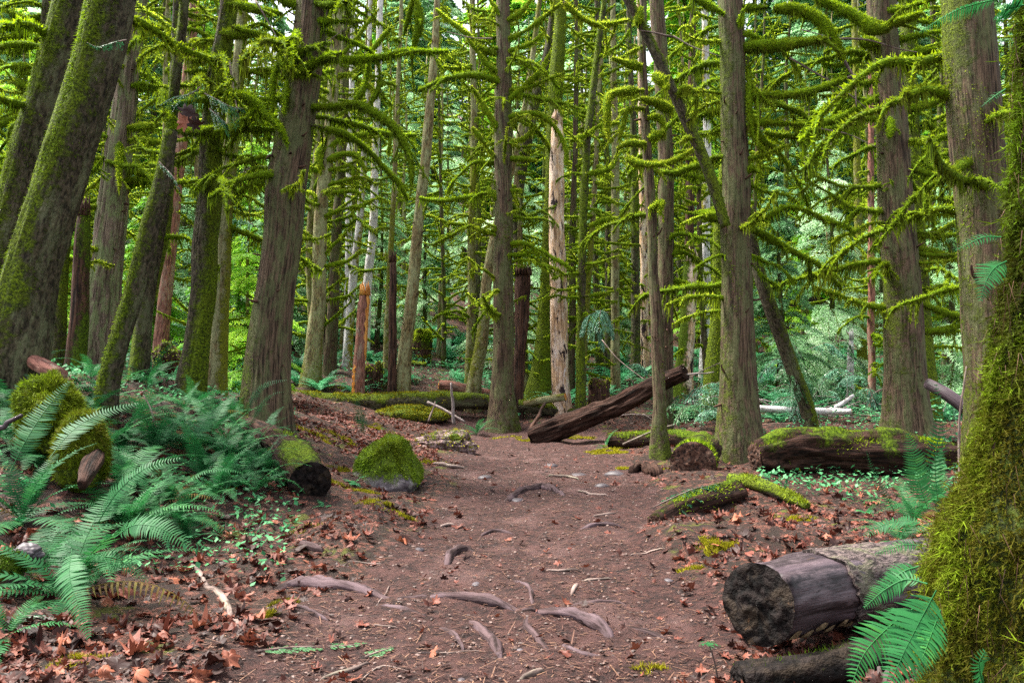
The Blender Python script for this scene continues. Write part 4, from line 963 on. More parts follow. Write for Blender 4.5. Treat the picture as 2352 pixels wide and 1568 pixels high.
NEAR = [ # px, distance, size, fronds, bright, label
 (165,5.0,.95,17,0,'largest sword fern at lower left, fronds arching over the leaf litter'),
 (60,6.2,.95,13,0,'dark sword fern in front of the round mossy stump'),
 (20,7.6,.9,12,0,'sword fern at the left rim beyond the round mossy stump'),
 (290,6.6,.85,14,0,'sword fern just behind the largest one'),
 (250,8.2,.85,14,0,'sword fern at the foot of the thin leaning mossy trunk'),
 (350,8.6,.9,15,0,'tall arching fern right of the thin leaning mossy trunk'),
 (440,9.2,.9,15,0,'arching fern in front of the moss covered bulging trunk'),
 (520,9.4,.85,15,0,'fern between the bulging trunk and thick brown trunk'),
 (585,9.9,.8,14,0,'fern against the left foot of the thick brown trunk'),
 (400,7.6,.75,13,0,'low dense fern in the middle of the left bank'),
 (500,7.9,.7,13,0,'low fern beside the buried grey log'),
 (590,8.3,.65,12,0,'fern hanging over the black log end'),
 (130,8.6,.9,12,0,'fern between the leaning mossy trunks and round stump'),
 (330,10.4,.8,12,1,'paler fern farther up the bank before the pale cedar base'),
 (430,11.2,.8,12,1,'paler fern behind the bulging trunk'),
 (545,11.4,.75,12,1,'pale fern behind the left foot of the thick trunk'),
 (2095,8.0,.75,13,1,'upright fern in front of the mossy rotten log on the right'),
 (2150,9.0,.8,12,0,'fern leaning against the foreground mossy tree near the rotten log'),
 (2060,6.4,.5,8,0,'low dark fern among red leaves behind the cut log'),
 (1095,19.2,.75,11,1,'small fern at the left foot of the central tree'),
 (985,20.8,.7,10,1,'fern arching over the mossy fallen log'),
 (1255,19.3,.5,7,1,'pale small fern near the foot of the leaning dark log'),
 (1390,15.8,.5,6,1,'flat pale fern under the leaning dark log'),
 (880,17.4,.4,5,1,'single tuft of fern on the sandy edge'),
 (30,4.1,.45,6,1,'little fern in the lower left corner'),
 (230,5.6,.6,10,1,'bright fern between largest fern and litter slope'),
 (110,7.2,.85,14,0,'fern wrapped round the right foot of the round mossy stump'), (370,6.9,.7,13,0,'dark fern at the front right of the fern bank'), (300,7.6,.8,14,0,'fern in the heart of the bank behind the grey wood'),
 (470,8.4,.75,14,0,'fern directly left of the buried grey log'), (200,9.4,.85,13,0,'fern filling the gap before the reddish log piece'), (410,9.9,.8,14,0,'fern under the foot of the bulging trunk'),
 (490,10.4,.8,13,0,'fern beneath the paler trunk of the left gap'), (20,9.0,.9,12,0,'fern at the foot of the nearest leaning trunk'), (90,5.4,.8,13,0,'fern at the left rim below the round stump'),
 (560,8.6,.7,12,0,'fern spilling over the grey log right before its black end'), (520,10.2,.75,13,0,'fern on top of the upper grey log'), (640,9.6,.5,9,0,'small fern on the path side of the grey log'), (612,9.2,.6,11,0,'fern drooping over the middle of the grey log'), (655,10.4,.5,9,0,'fern tuft between grey log and thick brown trunk'), (665,8.7,.45,9,0,'low fern over the mossy back of the black log end'),
 (440,6.9,.5,10,0,'low fern at the lower right corner of the bank'), (620,10.4,.6,10,0,'fern clump hiding the left root of the thick brown trunk'), (350,12.4,.85,12,1,'bright fern between thin leaning and bulging trunks')]
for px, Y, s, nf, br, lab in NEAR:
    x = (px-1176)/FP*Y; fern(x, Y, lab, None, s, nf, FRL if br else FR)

n = 0; bank = []
for q in range(900):
    if n >= 30: break
    Y = random.uniform(5.6, 12.2); px = random.uniform(-30, 640); py = 860 + 1800*1.5/Y - 0
    if Y < 7.5 and px > 420 or (abs(px-118) < 90 and Y < 8.2) or (abs(px-190) < 60 and Y < 7.6): continue
    x = (px-1176)/FP*Y
    if any((x-a)**2+(Y-b)**2 < .42**2 for a, b in bank): continue
    bank.append((x, Y)); n += 1
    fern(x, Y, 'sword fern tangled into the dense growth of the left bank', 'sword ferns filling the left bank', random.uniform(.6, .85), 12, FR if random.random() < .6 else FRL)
def whole_fern(seed, nf=13, npin=18):
    mb = MB(); rg = random.Random(seed)
    for k in range(nf):
        C = frond_curve(rg.uniform(.7, 1.3), rg.uniform(-.8, -.1), 9, rg.uniform(-.15, .15))
        a = k*2.399; c, s = math.cos(a), math.sin(a); Cr = C @ np.array([[c, s, 0], [-s, c, 0], [0, 0, 1]]); Cr *= rg.uniform(.7, 1.1)
        frond_geo(mb, Cr, .15, npin, stem=.005, w=.30)
    return mb.mesh('sword_fern', M['fernfar'])
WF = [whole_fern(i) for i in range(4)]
n = 0
for q in range(5000):
    if n >= 298: break
    Y = 14 + 22*random.random()**.75; x = random.uniform(-.68, .68)*Y
    if path_mask(np.array([x]), np.array([Y]))[0] > .02: continue
    px = x/Y*FP+1176
    if Y < 21 and (640 < px < 1500): continue
    if Y < 17 and px > 1500 and random.random() < .5: continue
    n += 1
    o = link('sword_fern', WF[n % 4]); o.location = (x, Y, gz(x, Y)); s = random.uniform(.7, 1.3); o.scale = (s, s, s*random.uniform(.8, 1.1))
    o.rotation_euler = (0, 0, random.uniform(0, 6.28))
    tag(o, 'pale green slope fern ' + region(x, Y), 'fern', 'sword ferns of the slope ' + region(x, Y))

# ------------------------------------------------------------------ placing things on the ground
def hit(px, py, y0=2.4, y1=60):
    """where the line of sight through a picture point meets the ground"""
    Ys = np.geomspace(y0, y1, 260); P = np.array([at(px, py, Y) for Y in Ys])
    d = P[:, 2] - ground(P[:, 0], P[:, 1]); k = np.nonzero(d < 0)[0]
    if not len(k): return P[-1]
    i = max(k[0], 1); f = d[i-1]/(d[i-1]-d[i] + 1e-9)
    p = P[i-1]*(1-f) + P[i]*f; p[2] = gz(p[0], p[1]); return p

def topmoss(C, thr=0., amt=1.):
    def f(A, L, V):
        rel = V[..., 2] - C[:, 2][:, None]; rel = rel/(np.abs(rel).max()+1e-6)
        return np.clip(amt*(rel-thr) + .35*noise(V[..., 0]*3, V[..., 1]*3, 1), 0, 1.2)
    return f
def cut_end(mb, c, ax, r, mat=1, depth=.03, sq=1.0, rnd_=0):
    ax = np.array(ax, float); ax /= np.linalg.norm(ax); up = np.array([0, 0, 1.]); s = np.cross(ax, up); s /= np.linalg.norm(s); u = np.cross(s, ax)
    nr, na = 12, 36; rr = np.linspace(0, 1, nr); a = np.linspace(0, 2*math.pi, na, endpoint=False); A, RR = np.meshgrid(a, rr)
    x, y = np.cos(A)*RR*r, np.sin(A)*RR*r*sq
    dd = depth*(fbm(x*14/r*.5, y*14/r*.5, rnd_+8.1, 3)*.8 + .6*(1-RR**4)) 
    V = np.array(c) + s*x[..., None] + u*y[..., None] + ax*dd[..., None]
    i = np.arange(nr-1)[:, None]*na; j = np.arange(na)[None, :]; k = (j+1) % na
    mb.add(V, Q=np.stack([i+j, i+k, i+na+k, i+na+j], -1).reshape(-1, 4), mat=mat, fib=np.stack([x, y, dd], -1).reshape(-1, 3))
def log_thing(name, label, cat, P, r, mat, endmat=None, moss_thr=.2, moss_amt=0., hair=0., hairmat='mossyel', rough=.08, seg=26, hl=.035, parts=True, group=None, sq=1.0, px=None):
    P = np.asarray(P, float); ln = np.linalg.norm(np.diff(P, axis=0), axis=1).sum()
    rr = np.interp(np.linspace(0, 1, len(P)), np.linspace(0, 1, len(np.atleast_1d(r))), np.atleast_1d(r))
    n = int(np.clip(ln/.06, 10, 90)); S = smooth_path(np.hstack([P, rr[:, None]]), n); C, r_ = S[:, :3], S[:, 3]
    base = C[n//2].copy(); base[2] -= r_.mean(); C = C - base
    root = thing(name, label, cat, base, 0, group)
    s = RNG.uniform(0, 99)
    def disp(A, L, RR):
        x, y = np.cos(A)*RR.max(), np.sin(A)*RR.max()
        return rough*(.7*noise(x*7+s, y*7, L*1.5) + .6*noise(x*18, y*18+s, L*2.5) + .4*noise(x*45, y*45+s, L*5)) + rough*.8*noise(s, L*1.4, A*0)
    mb = MB(); tube(mb, C, r_, seg, 0, topmoss(C, moss_thr, moss_amt) if moss_amt else 0., 0, disp, squash=sq)
    mb.obj('wood', M[mat], root)
    if endmat:
        for i, sg in ((0, -1), (-1, 1)):
            ax = (C[0]-C[1]) if i == 0 else (C[-1]-C[-2])
            e = MB(); cut_end(e, C[i] + ax/np.linalg.norm(ax)*.012, ax, r_[i]*1.0, 0, r_[i]*.14, 1, s)
            e.obj('end_face', M[endmat], root)
    if hair:
        Ym = base[1]; p = px or Ym*.0010; ms = MB(); tot = ln; nn = int(min(26000, tot*r_.mean()*3/p**2*.22*hair))
        f = RNG.random(nn)*(n-1.001); i = f.astype(int); t = (f-i)[:, None]; c = C[i]*(1-t)+C[i+1]*t; rad = r_[i]
        T_, _, _ = frames(C); tt = T_[i]; sd = np.cross(tt, [0, 0, 1.]); sd /= np.linalg.norm(sd, axis=1)[:, None]+1e-6; up = np.cross(sd, tt)
        a = RNG.normal(0, .75, nn); d = up*np.cos(a)[:, None] + sd*np.sin(a)[:, None]
        q = c + d*(rad*1.0)[:, None]
        keep = noise(q[:, 0]*2.3+s, q[:, 1]*2.3, q[:, 2]*2) > -.25 + .9*(1-min(hair, 1))
        q, d = q[keep], d[keep]; nn = len(q)
        v = d + RNG.normal(0, .55, (nn, 3)); v /= np.linalg.norm(v, axis=1)[:, None]
        strands(ms, q - d*.01, v*(hl*RNG.uniform(.4, 1.3, nn))[:, None], p*1.5, 0, np.clip(RNG.normal(.5, .25, nn), 0, 1))
        ms.obj('moss', M[hairmat], root)
    return root

def ico(sub):
    import bmesh
    bm = bmesh.new(); bmesh.ops.create_icosphere(bm, subdivisions=sub, radius=1)
    V = np.array([v.co[:] for v in bm.verts]); F = np.array([[v.index for v in f.verts] for f in bm.faces]); bm.free(); return V, F
ICO4, ICO2, ICO5 = ico(5), ico(2), ico(6)
def blob(name, label, cat, c, size, mat, amp=.18, fr=2.2, hair=0, hairmat='moss', moss=0., seed=0, shape=None, hl=.03, sub=None, rz=0., hpx=None, down=0.3, part='stone', ridged=0.):
    V, F = sub or ICO4; V = V.copy()
    if shape: V = shape(V)
    d = 1 + amp*fbm(V[:, 0]*fr+seed, V[:, 1]*fr, V[:, 2]*fr, 4) - ridged*np.abs(noise(V[:, 0]*2+seed, V[:, 1]*7, V[:, 2]*9))
    V = V*d[:, None]*np.array(size)
    root = thing(name, label, cat, c, rz)
    mo = np.clip(moss + .7*(V[:, 2]/size[2]) + .4*noise(V[:, 0]*4, V[:, 1]*4, V[:, 2]*4), 0, 1.2) if moss else 0
    mb = MB(); mb.add(V, T=F, moss=mo); mb.obj(part, M[mat], root)
    if hair:
        i = RNG.integers(0, len(V), hair); nrm = V/np.array(size)**2; nrm /= np.linalg.norm(nrm, axis=1)[:, None]
        keep = (nrm[i, 2] + .5*noise(V[i, 0]*5, V[i, 1]*5, V[i, 2]*5) > -.35); i = i[keep]; n = len(i)
        v = nrm[i] + RNG.normal(0, .5, (n, 3)); v[:, 2] -= down; v /= np.linalg.norm(v, axis=1)[:, None]
        ms = MB(); px = hpx or c[1]*.0012
        strands(ms, V[i]*.985 + RNG.normal(0, .012, (n, 3)), v*(hl*RNG.uniform(.4, 1.4, n))[:, None], px, 0, np.clip(RNG.normal(.5, .25, n), 0, 1))
        ms.obj('moss', M[hairmat], root)
    return root

# ------------------------------------------------------------------ logs, stumps, rocks
log_thing('fallen_log', 'wet dark log with black cut face at lower right, bark peeling off its farther half', 'log',
  [(1.30,4.18,.295),(1.75,4.57,.25),(2.3,5.06,.18),(3.0,5.68,.08)], [.213,.218,.228,.235], 'wet', 'char', rough=.10, seg=60)
# peeled bark sheath on the same log
_lg = [o for o in col.objects if o.get('label', '').startswith('wet dark log')][0]
def sheath(root, P, r, a0, a1, edge, mat, name='bark'):
    P = np.asarray(P, float) - np.array(root.location); C = smooth_path(P, 40); T_, _, _ = frames(C)
    sd = np.cross(T_, [0, 0, 1.]); sd /= np.linalg.norm(sd, axis=1)[:, None]; up = np.cross(sd, T_)
    na = 40; a = np.linspace(a0, a1, na); A, I = np.meshgrid(a, np.arange(40)); L = I/39.
    RR = r*(1 + .05*noise(A*3, L*9, 2) + .035*noise(A*11, L*30, 4) + .02*noise(A*22, L*60, 4))
    out = []
    for sgn in (0, -.022):
        V = C[:, None, :] + (up[:, None, :]*np.cos(A)[..., None] + sd[:, None, :]*np.sin(A)[..., None])*(RR+sgn)[..., None]
        ax = edge(a)                       # ragged front edge, metres along the log
        V = V + (T_[:, None, :])*(ax[None, :]*(1-L))[..., None]
        out.append(V)
    mb = MB(); fib = np.stack([A*r, A*0, L*np.linalg.norm(C[-1]-C[0])], -1).reshape(-1, 3)
    i = np.arange(39)[:, None]*na; j = np.arange(na-1)[None, :]; Q = np.stack([i+j, i+j+1, i+na+j+1, i+na+j], -1).reshape(-1, 4)
    mb.add(out[0], Q=Q, fib=fib); mb.add(out[1], Q=Q[:, ::-1], fib=fib)
    rim = np.concatenate([out[0][0], out[1][0]]); q = np.arange(na-1); mb.add(rim, Q=np.stack([q, q+na, q+na+1, q+1], 1), fib=rim)
    for e in (0, na-1):
        rim = np.concatenate([out[0][:, e], out[1][:, e]]); q = np.arange(39); mb.add(rim, Q=np.stack([q, q+1, q+41, q+40], 1), fib=rim)
    return mb.obj(name, M[mat], root)
sheath(_lg, [(1.82,4.63,.245),(2.3,5.06,.185),(3.0,5.68,.085)], .230, -2.9, 2.6, lambda a: .10*noise(a*2.2, 3.3)+.05*noise(a*9, 1.1)-.10*np.cos(a), 'platebark')
# crusts of fungus along its lower side
for k, (u_, a_) in enumerate([(.05,2.2),(.2,2.3),(.32,2.15),(.45,2.35),(.58,2.25),(.7,2.4)]):
    c = np.array([1.30+.75*u_, 4.18+.66*u_, .295-.075*u_]) ; t = np.array([.75,.66,0]); t /= np.linalg.norm(t); sd = np.array([-.66,.75,0])*-1
    mb = MB(); n = 14; aa = np.linspace(0, 6.283, n, endpoint=False); rr_ = .045*(1+.4*noise(aa*2, k))
    V = [c + (sd*math.sin(a_+.14*math.sin(q)) *-1*-1 + np.array([0,0,1])*math.cos(a_+.14*math.sin(q)))*(.214+.004) + t*math.cos(q)*rw*1.3 for q, rw in zip(aa, rr_)]
    V.append(np.mean(V, 0) + (sd*math.sin(a_)+np.array([0,0,1])*math.cos(a_))*.014)
    V = np.array(V) - np.array(_lg.location); mb.add(V, T=[[i, (i+1) % n, n] for i in range(n)]); mb.obj('crust_fungus', M['fungus'], _lg)
log_thing('fallen_log', 'rotten black log lying under the wet cut log in the bottom right', 'log',
  [(1.12,3.92,-.01),(1.5,4.0,.0),(2.1,4.3,.0)], [.08,.10,.11], 'char', 'char', rough=.25, hair=.15, hairmat='mossfg')
log_thing('fallen_log', 'grey log among the left ferns ending in a round black face', 'log',
  [at(712,1108,8.5), at(655,1035,9.6), at(590,985,10.8), at(540,965,12)], [.235,.20,.14,.10], 'rotlog', 'char', .25, .8, .35, 'mossrock', rough=.24, hl=.05)
log_thing('leaning_log', 'dark rotten log propped up across the trail edge, rising to the right', 'log',
  [at(1225,1006,17.6), at(1330,965,17.2), at(1430,925,16.8), at(1505,885,16.4), at(1572,856,16.0)], [.23,.25,.24,.21,.17], 'rotlog', 'rotlog', rough=.28, seg=40, sq=.8)
log_thing('fallen_log', 'long yellow mossed log lying across behind the path, left of the central tree', 'log',
  [at(560,915,21), at(690,918,21), at(830,925,21), at(960,922,21), at(1075,920,21.2), at(1130,925,21.5)], [.24,.25,.25,.27,.24,.2], 'mossy', 'rotlog', -.2, .9, 1., 'mossyel', rough=.14, hl=.06)
log_thing('fallen_log', 'second mossy log lying just behind and above the long one, near the thick brown trunk', 'log',
  [at(640,892,22.5), at(720,897,22.4), at(840,905,22.3)], [.16,.17,.14], 'mossy', None, -.3, .9, 1., 'mossyel', rough=.12, hl=.06)
blob('moss_mound', 'dark mossy hump below the long yellow mossed log', 'mound', at(940,955,20.4), (1.0,.4,.30), 'mossy', .25, 1.6, 7000, 'mossyel', .4, 3, hl=.05, part='hump')
log_thing('fallen_log', 'purplish pink bare log with splintered left end behind the white stick', 'log',
  [at(1010,884,22.2), at(1045,889,22.2), at(1120,905,22.6)], [.14,.15,.15], 'red', 'split', rough=.08)
log_thing('fallen_log', 'short log with bright orange split end right of the central tree', 'log',
  [at(1205,927,20.8), at(1250,918,20.6), at(1298,911,20.4)], [.08,.10,.10], 'lichen', 'split', 0, .6, .4, 'mossyel', rough=.1)
log_thing('fallen_log', 'horizontal mossed log at the foot of the bare pale snag', 'log',
  [at(1190,930,20.9), at(1250,938,20.9), at(1325,952,20.9)], [.17,.16,.13], 'mossy', 'rotlog', -.3, .9, 1., 'mossyel', hl=.05)
log_thing('fallen_log', 'reddish hollow ended cut log by the path below the tall right tree', 'log',
  [at(1592,1066,11.4), at(1600,1052,12.1), at(1615,1030,13)], [.33,.31,.26], 'rotlog', 'rot', .0, .9, .7, 'moss', rough=.16, seg=36, hl=.05)
log_thing('fallen_log', 'big rotten log on the right bank, bare brown at left and mossy at right', 'log',
  [at(1735,1050,11.4), at(1820,1040,11.5), at(1950,1045,11.5), at(2080,1050,11.6), at(2190,1055,11.8)], [.20,.33,.34,.31,.28], 'rotlog', 'rot', -.05, .9, .75, 'moss', rough=.34, seg=40, hl=.05)
log_thing('fallen_log', 'knobbly small log with lime green moss pads beside the path on the right', 'log',
  [at(1505,1200,8.4), at(1560,1170,8.8), at(1620,1150,9.1), at(1690,1130,9.5)], [.085,.12,.14,.15], 'rotlog', 'rot', .2, .9, .7, 'mossbright', rough=.22, hl=.04)
log_thing('mossy_branch', 'fallen limb furred in bright green moss, sloping behind the knobbly small log', 'branch',
  [at(1675,1098,9.9), at(1740,1112,9.6), at(1800,1135,9.3), at(1855,1163,8.9)], [.07,.085,.075,.04], 'mossy', None, -1, 1, 1.3, 'mossbright', rough=.1, hl=.05)
log_thing('fallen_log', 'white barked fallen stem behind the foot of the dead leaning trunk', 'log',
  [at(1740,938,17), at(1850,944,16.8), at(1955,945,16.5)], [.075,.085,.06], 'pale', 'snag', rough=.06)
log_thing('fallen_log', 'white fallen limb rising right from behind the dead leaning trunk', 'log',
  [at(1870,952,17), at(1920,935,17.2), at(1960,908,17.4)], [.04,.05,.035], 'pale', None, rough=.06)
log_thing('fallen_log', 'lilac bare log with ochre moss sloping down right of the ribbed cedar', 'log',
  [at(2130,880,12.5), at(2175,905,12.2), at(2222,940,12)], [.085,.10,.10], 'wet', None, .3, .5, .3, 'mossyel', rough=.06)
log_thing('fallen_log', 'reddish log piece behind the round mossy stump on the left', 'log',
  [at(70,828,9.2), at(105,845,9), at(140,862,8.8)], [.08,.09,.08], 'red', None, rough=.1)
log_thing('fallen_log', 'grey weathered wood poking out among the large left fern', 'log',
  [at(245,1018,7.2), at(215,1060,6.6), at(188,1115,6.0)], [.02,.07,.03], 'rotlog', None, .5, .4, rough=.35)
log_thing('fallen_log', 'thin mossy log across the ferny slope behind the red snag', 'log',
  [at(768,818,27), at(860,822,27), at(978,838,26)], [.07,.08,.07], 'mossy', None, -.5, 1, 1.2, 'mossfar', rough=.1, hl=.06)
log_thing('fallen_log', 'dark mossy log in the hollow right of the slim double trunks', 'log',
  [at(1545,952,19), at(1650,962,19), at(1780,965,19)], [.14,.16,.14], 'rotlog', None, .1, .9, .5, 'moss', rough=.14)
log_thing('fallen_log', 'pale mossed log lying flat behind the foot of the tall right tree', 'log',
  [at(1400,1010,16), at(1560,1008,15), at(1640,1022,14.6)], [.14,.17,.15], 'rotlog', None, -.2, .9, 1., 'mossbright', rough=.15, hl=.05)

def planes(*ps):
    def f(V):
        V = V.copy()
        for (a, b, c, d) in ps:
            n = np.array([a, b, c], float); n /= np.linalg.norm(n); V -= n*np.maximum(0, V @ n - d)[:, None]
        return V*1.15
    return f
wedge = planes((.1, -.15, 1, .60), (.95, -.25, .45, .50), (-.55, -.2, .8, .50), (-.1, -.9, .25, .50), (.3, .8, .5, .6), (.5, -.7, .6, .62), (-.8, -.5, .1, .7))
blob('mossy_rock', 'wedge shaped boulder with bright green moss beside the path', 'rock', at(893,1060,10.6), (.44,.36,.44), 'rockmoss', .12, 2.2, 30000, 'mossrock', .85, 5, wedge, .022)
blob('rotten_wood', 'pale lilac chunk of rotten wood with mossy crest at the path edge', 'wood', at(1020,1022,15), (.60,.32,.27), 'chunk', .28, 1.9, 1500, 'mossyel', .05, 9, None, .05, part='chunk', ridged=.30)
blob('mossy_stump', 'round stump fully wrapped in yellow green moss among the left ferns', 'stump', at(118,945,7.3) - np.array([0, 0, .05]), (.26,.26,.37), 'mossy', .34, 1.7, 30000, 'mossrock', 1.2, 2, None, .045, part='stump_body')
blob('mossy_stump', 'lower mossy hump just right of the round stump', 'stump', at(190,1010,6.9) - np.array([0, 0, .10]), (.20,.22,.36), 'mossy', .14, 1.7, 14000, 'mossfg', 1.2, 12, None, .04, part='stump_body')
def cyl(V):
    V = V.copy(); V[:, 2] = np.sign(V[:, 2])*np.abs(V[:, 2])**.35; h = np.hypot(V[:, 0], V[:, 1])+1e-6; k = h**.25/h; V[:, 0] *= k; V[:, 1] *= k; return V
blob('mossy_stump', 'hollow old stump with green mossed left side on the slope', 'stump', at(968,800,29), (.38,.35,.72), 'rot', .18, 1.5, 7000, 'mossfar', .25, 4, cyl, .05, part='stump_body', ridged=.2)
blob('old_stump', 'crumbling red brown stump right behind the red snag', 'stump', at(857,872,22.6), (.30,.28,.48), 'rot', .2, 1.8, 1500, 'mossfar', .0, 6, cyl, .05, part='stump_body', ridged=.25)
blob('old_stump', 'dark uprooted stump with mossy rim seen left of the bulging trunk', 'stump', at(383,822,16), (.26,.25,.30), 'rot', .3, 2.0, 900, 'moss', .1, 7, None, .05, part='stump_body')
blob('old_stump', 'small weathered split stump behind the leaning dark log', 'stump', at(1375,905,21), (.28,.22,.40), 'rot', .2, 1.8, 900, 'mossfar', .0, 8, cyl, .05, part='stump_body', ridged=.25)
blob('mossy_stone', 'moss capped stone at the left rim below the ferns', 'stone', at(15,1310,5.0), (.10,.10,.11), 'rockmoss', .12, 1.5, 6000, 'mossfg', .9, 15, None, .02)
blob('grey_stone', 'smooth grey stone under the red leaves at the left rim', 'stone', at(62,1275,5.2), (.11,.10,.07), 'stone', .30, 1.3, 0, seed=21)

def small_stone(label, px, py, w, h, seed):
    p = hit(px, py); s = w/FP*p[1]/2
    blob('stone', label, 'stone', (p[0], p[1], p[2]-s*.12), (s, s*.8, s*h), 'stone', .15, 1.3, 0, seed=seed, sub=ICO2, rz=seed)
for k, (px, py, w, h, lab) in enumerate([(1115,1095,42,.4,'flat lilac stone on the path right of the mossy boulder'), (1265,1068,42,.35,'pale stone in the middle of the far path'),
  (1330,1090,54,.3,'long thin stone in line with the curved stick on the path'), (1412,1088,52,.35,'pale flat stone left of the short dark log piece'), (1384,1116,40,.45,'brownish stone on the right half of the path'),
  (960,1262,34,.4,'dark stone left of the small arched root'), (1095,1340,30,.4,'small dark stone above the long crossing root'), (1190,1148,40,.35,'grey stone under the twisted root mid path'),
  (1535,1332,26,.4,'small pale stone right of the path middle'), (1475,1405,22,.4,'tiny pale stone near the flat root'), (920,1375,26,.3,'pale pebble between the two long roots'), (118,1520,16,.5,'white pebble in the lower left leaves'),
  (1060,1560,26,.35,'white pebble at the bottom edge'), (1195,1492,20,.4,'pale pebble right of the slanting root')]):
    small_stone(lab, px, py, w, h, k*3.7+1)

# ------------------------------------------------------------------ roots and sticks
def root_obj(name, label, cat, pts, rpx, mat='root', lift=.25, group=None, seg=10, taper=(.8, 1, 1, .5), rough=.15):
    P = np.array([hit(*p) for p in pts]); r0 = rpx/FP*P[:, 1].mean()
    ln = np.linalg.norm(np.diff(P, axis=0), axis=1).sum(); n = int(np.clip(ln/.03, 8, 60)); C = smooth_path(P, n)
    C[:, 2] = ground(C[:, 0], C[:, 1]) + r0*(lift-.08 if name == 'tree_root' else lift) - (r0*1.3*(1-np.sin(np.linspace(0, math.pi, n))**.6) if name == 'tree_root' else 0); r = (1.3 if name == 'tree_root' else 1)* r0*np.interp(np.linspace(0, 1, n), np.linspace(0, 1, len(taper)), taper)
    C[:, 2] += .25*r0*noise(np.linspace(0, ln*9, n), pts[0][0])
    C[0, 2] -= r0*1.2; C[-1, 2] -= r0*1.2
    base = C[n//2].copy(); mb = MB(); s = RNG.uniform(0, 99)
    tube(mb, C-base, r, seg, 0, 0, 0, lambda A, L, RR: rough*1.6*noise(np.cos(A)*2+s, np.sin(A)*2, L*12)+rough*noise(np.cos(A)*3, s, L*40))
    o = mb.obj(name, M[mat]); o.location = Vector(base); tag(o, label, cat, group); return o
root_obj('tree_root', 'long purple grey root crossing the left half of the path', 'root', [(628,1352),(700,1340),(780,1350),(850,1366),(905,1376)], 13, lift=.5, taper=(.7,1.2,1,.8,.5))
root_obj('tree_root', 'long smooth root continuing across the middle of the path', 'root', [(985,1368),(1060,1374),(1130,1386),(1200,1402)], 10, lift=.5)
root_obj('tree_root', 'pinkish root curving down to the right at the front of the path', 'root', [(1228,1402),(1290,1410),(1345,1428),(1388,1450),(1405,1468)], 11, lift=.6, taper=(.5,.8,1,1.3,.9))
root_obj('tree_root', 'stubby root slanting down in the front of the path centre', 'root', [(1080,1425),(1108,1450),(1135,1480),(1150,1512)], 10, lift=.6)
root_obj('tree_root', 'thin crooked root right of the stubby slanting one', 'root', [(1213,1415),(1208,1438),(1232,1465),(1262,1495)], 6, lift=.6)
root_obj('tree_root', 'twisted root in the middle distance of the path', 'root', [(1165,1150),(1195,1132),(1250,1122),(1302,1137)], 8, lift=.6)
root_obj('tree_root', 'small arched root left of the path centre', 'root', [(1025,1298),(1040,1275),(1070,1262),(1098,1268)], 8, lift=.6)
root_obj('tree_root', 'worn flat root flush with the soil on the right side', 'root', [(1300,1387),(1360,1384),(1410,1384),(1455,1392)], 8, lift=-.35)
for pts_ in ([(870,1392),(930,1400),(985,1412)], [(1180,1330),(1215,1350),(1225,1395)], [(640,1390),(700,1400),(760,1425)], [(1000,1440),(1040,1455),(1065,1490)], [(1290,1480),(1330,1500),(1390,1505)], [(1100,1230),(1140,1222),(1190,1228)],
             [(1330,1215),(1380,1205),(1440,1212)], [(1420,1440),(1480,1450),(1540,1470)], [(1195,1402),(1212,1404),(1232,1402)], [(903,1374),(945,1374),(990,1369)]):
    root_obj('tree_root', 'thin dark rootlet breaking the surface of the trodden path', 'root', pts_, 4.5, lift=.35, group='thin rootlets across the path', seg=7, rough=.3)
root_obj('fallen_branch', 'dark crooked branch lying on the left litter slope', 'branch', [(437,1298),(460,1322),(475,1350),(505,1370),(525,1402),(548,1450)], 7, 'twig', .7)
root_obj('wood_piece', 'short thick wet wood piece on the path before the cut log', 'wood', [(1452,1085),(1478,1080),(1512,1092)], 12, 'rotlog', .7, taper=(.8,1,1.1,1))
root_obj('fallen_branch', 'forked dead branch at the bottom edge of the path', 'branch', [(735,1562),(770,1550),(805,1542),(850,1520)], 5, 'twig', .7)
root_obj('fallen_branch', 'mossy crooked stick rising among the left ferns', 'branch', [(463,1055),(433,1138),(407,1168)], 8, 'mossy', .9)
root_obj('wood_piece', 'grey wood fragment half buried at left above the long root', 'wood', [(690,1252),(712,1258),(742,1268)], 10, 'root', .3)
root_obj('wood_piece', 'dark piece of wood at the left bottom of the right hand bare slope', 'wood', [(1195,1560),(1225,1550),(1250,1540)], 7, 'twig', .5)
LAB = [('pale straight stick left above the long root', [(795,1288),(835,1293),(882,1295)], 2), ('yellowish straight stick in the path centre', [(1250,1311),(1290,1312),(1334,1311)], 3),
 ('thin long straw lying near the bottom of the path', [(955,1499),(1040,1499),(1130,1499)], 2), ('short dark stick pointing toward the flat root', [(1327,1343),(1318,1356),(1312,1368)], 5),
 ('curved twig in the far right half of the path', [(1326,1128),(1360,1136),(1395,1137)], 3), ('thin straight twig across the far path', [(1260,1092),(1300,1095),(1330,1101)], 3),
 ('dark twig below the yellowish stick', [(1340,1333),(1375,1331),(1405,1328)], 3), ('thin twig leaning over the gap between two long roots', [(895,1346),(880,1372),(868,1385)], 2),
 ('light bent twig on the lower left soil', [(858,1435),(880,1438),(916,1442)], 2), ('short stick beside the mid path leaves', [(1010,1210),(1030,1207),(1045,1208)], 4),
 ('thin dark stick at the far left path edge', [(995,1066),(1030,1072),(1068,1076)], 4), ('red twig slanting between roots and leaf litter', [(830,1560),(880,1530),(960,1545)], 2),
 ('straight twig on the right slope of the path', [(1360,1186),(1390,1183),(1420,1180)], 3), ('bent straw below the mossy small log', [(1445,1276),(1490,1268),(1530,1260)], 2)]
for lab, pts, rp in LAB: root_obj('stick', lab, 'stick', pts, rp, 'twig', .8, seg=6)
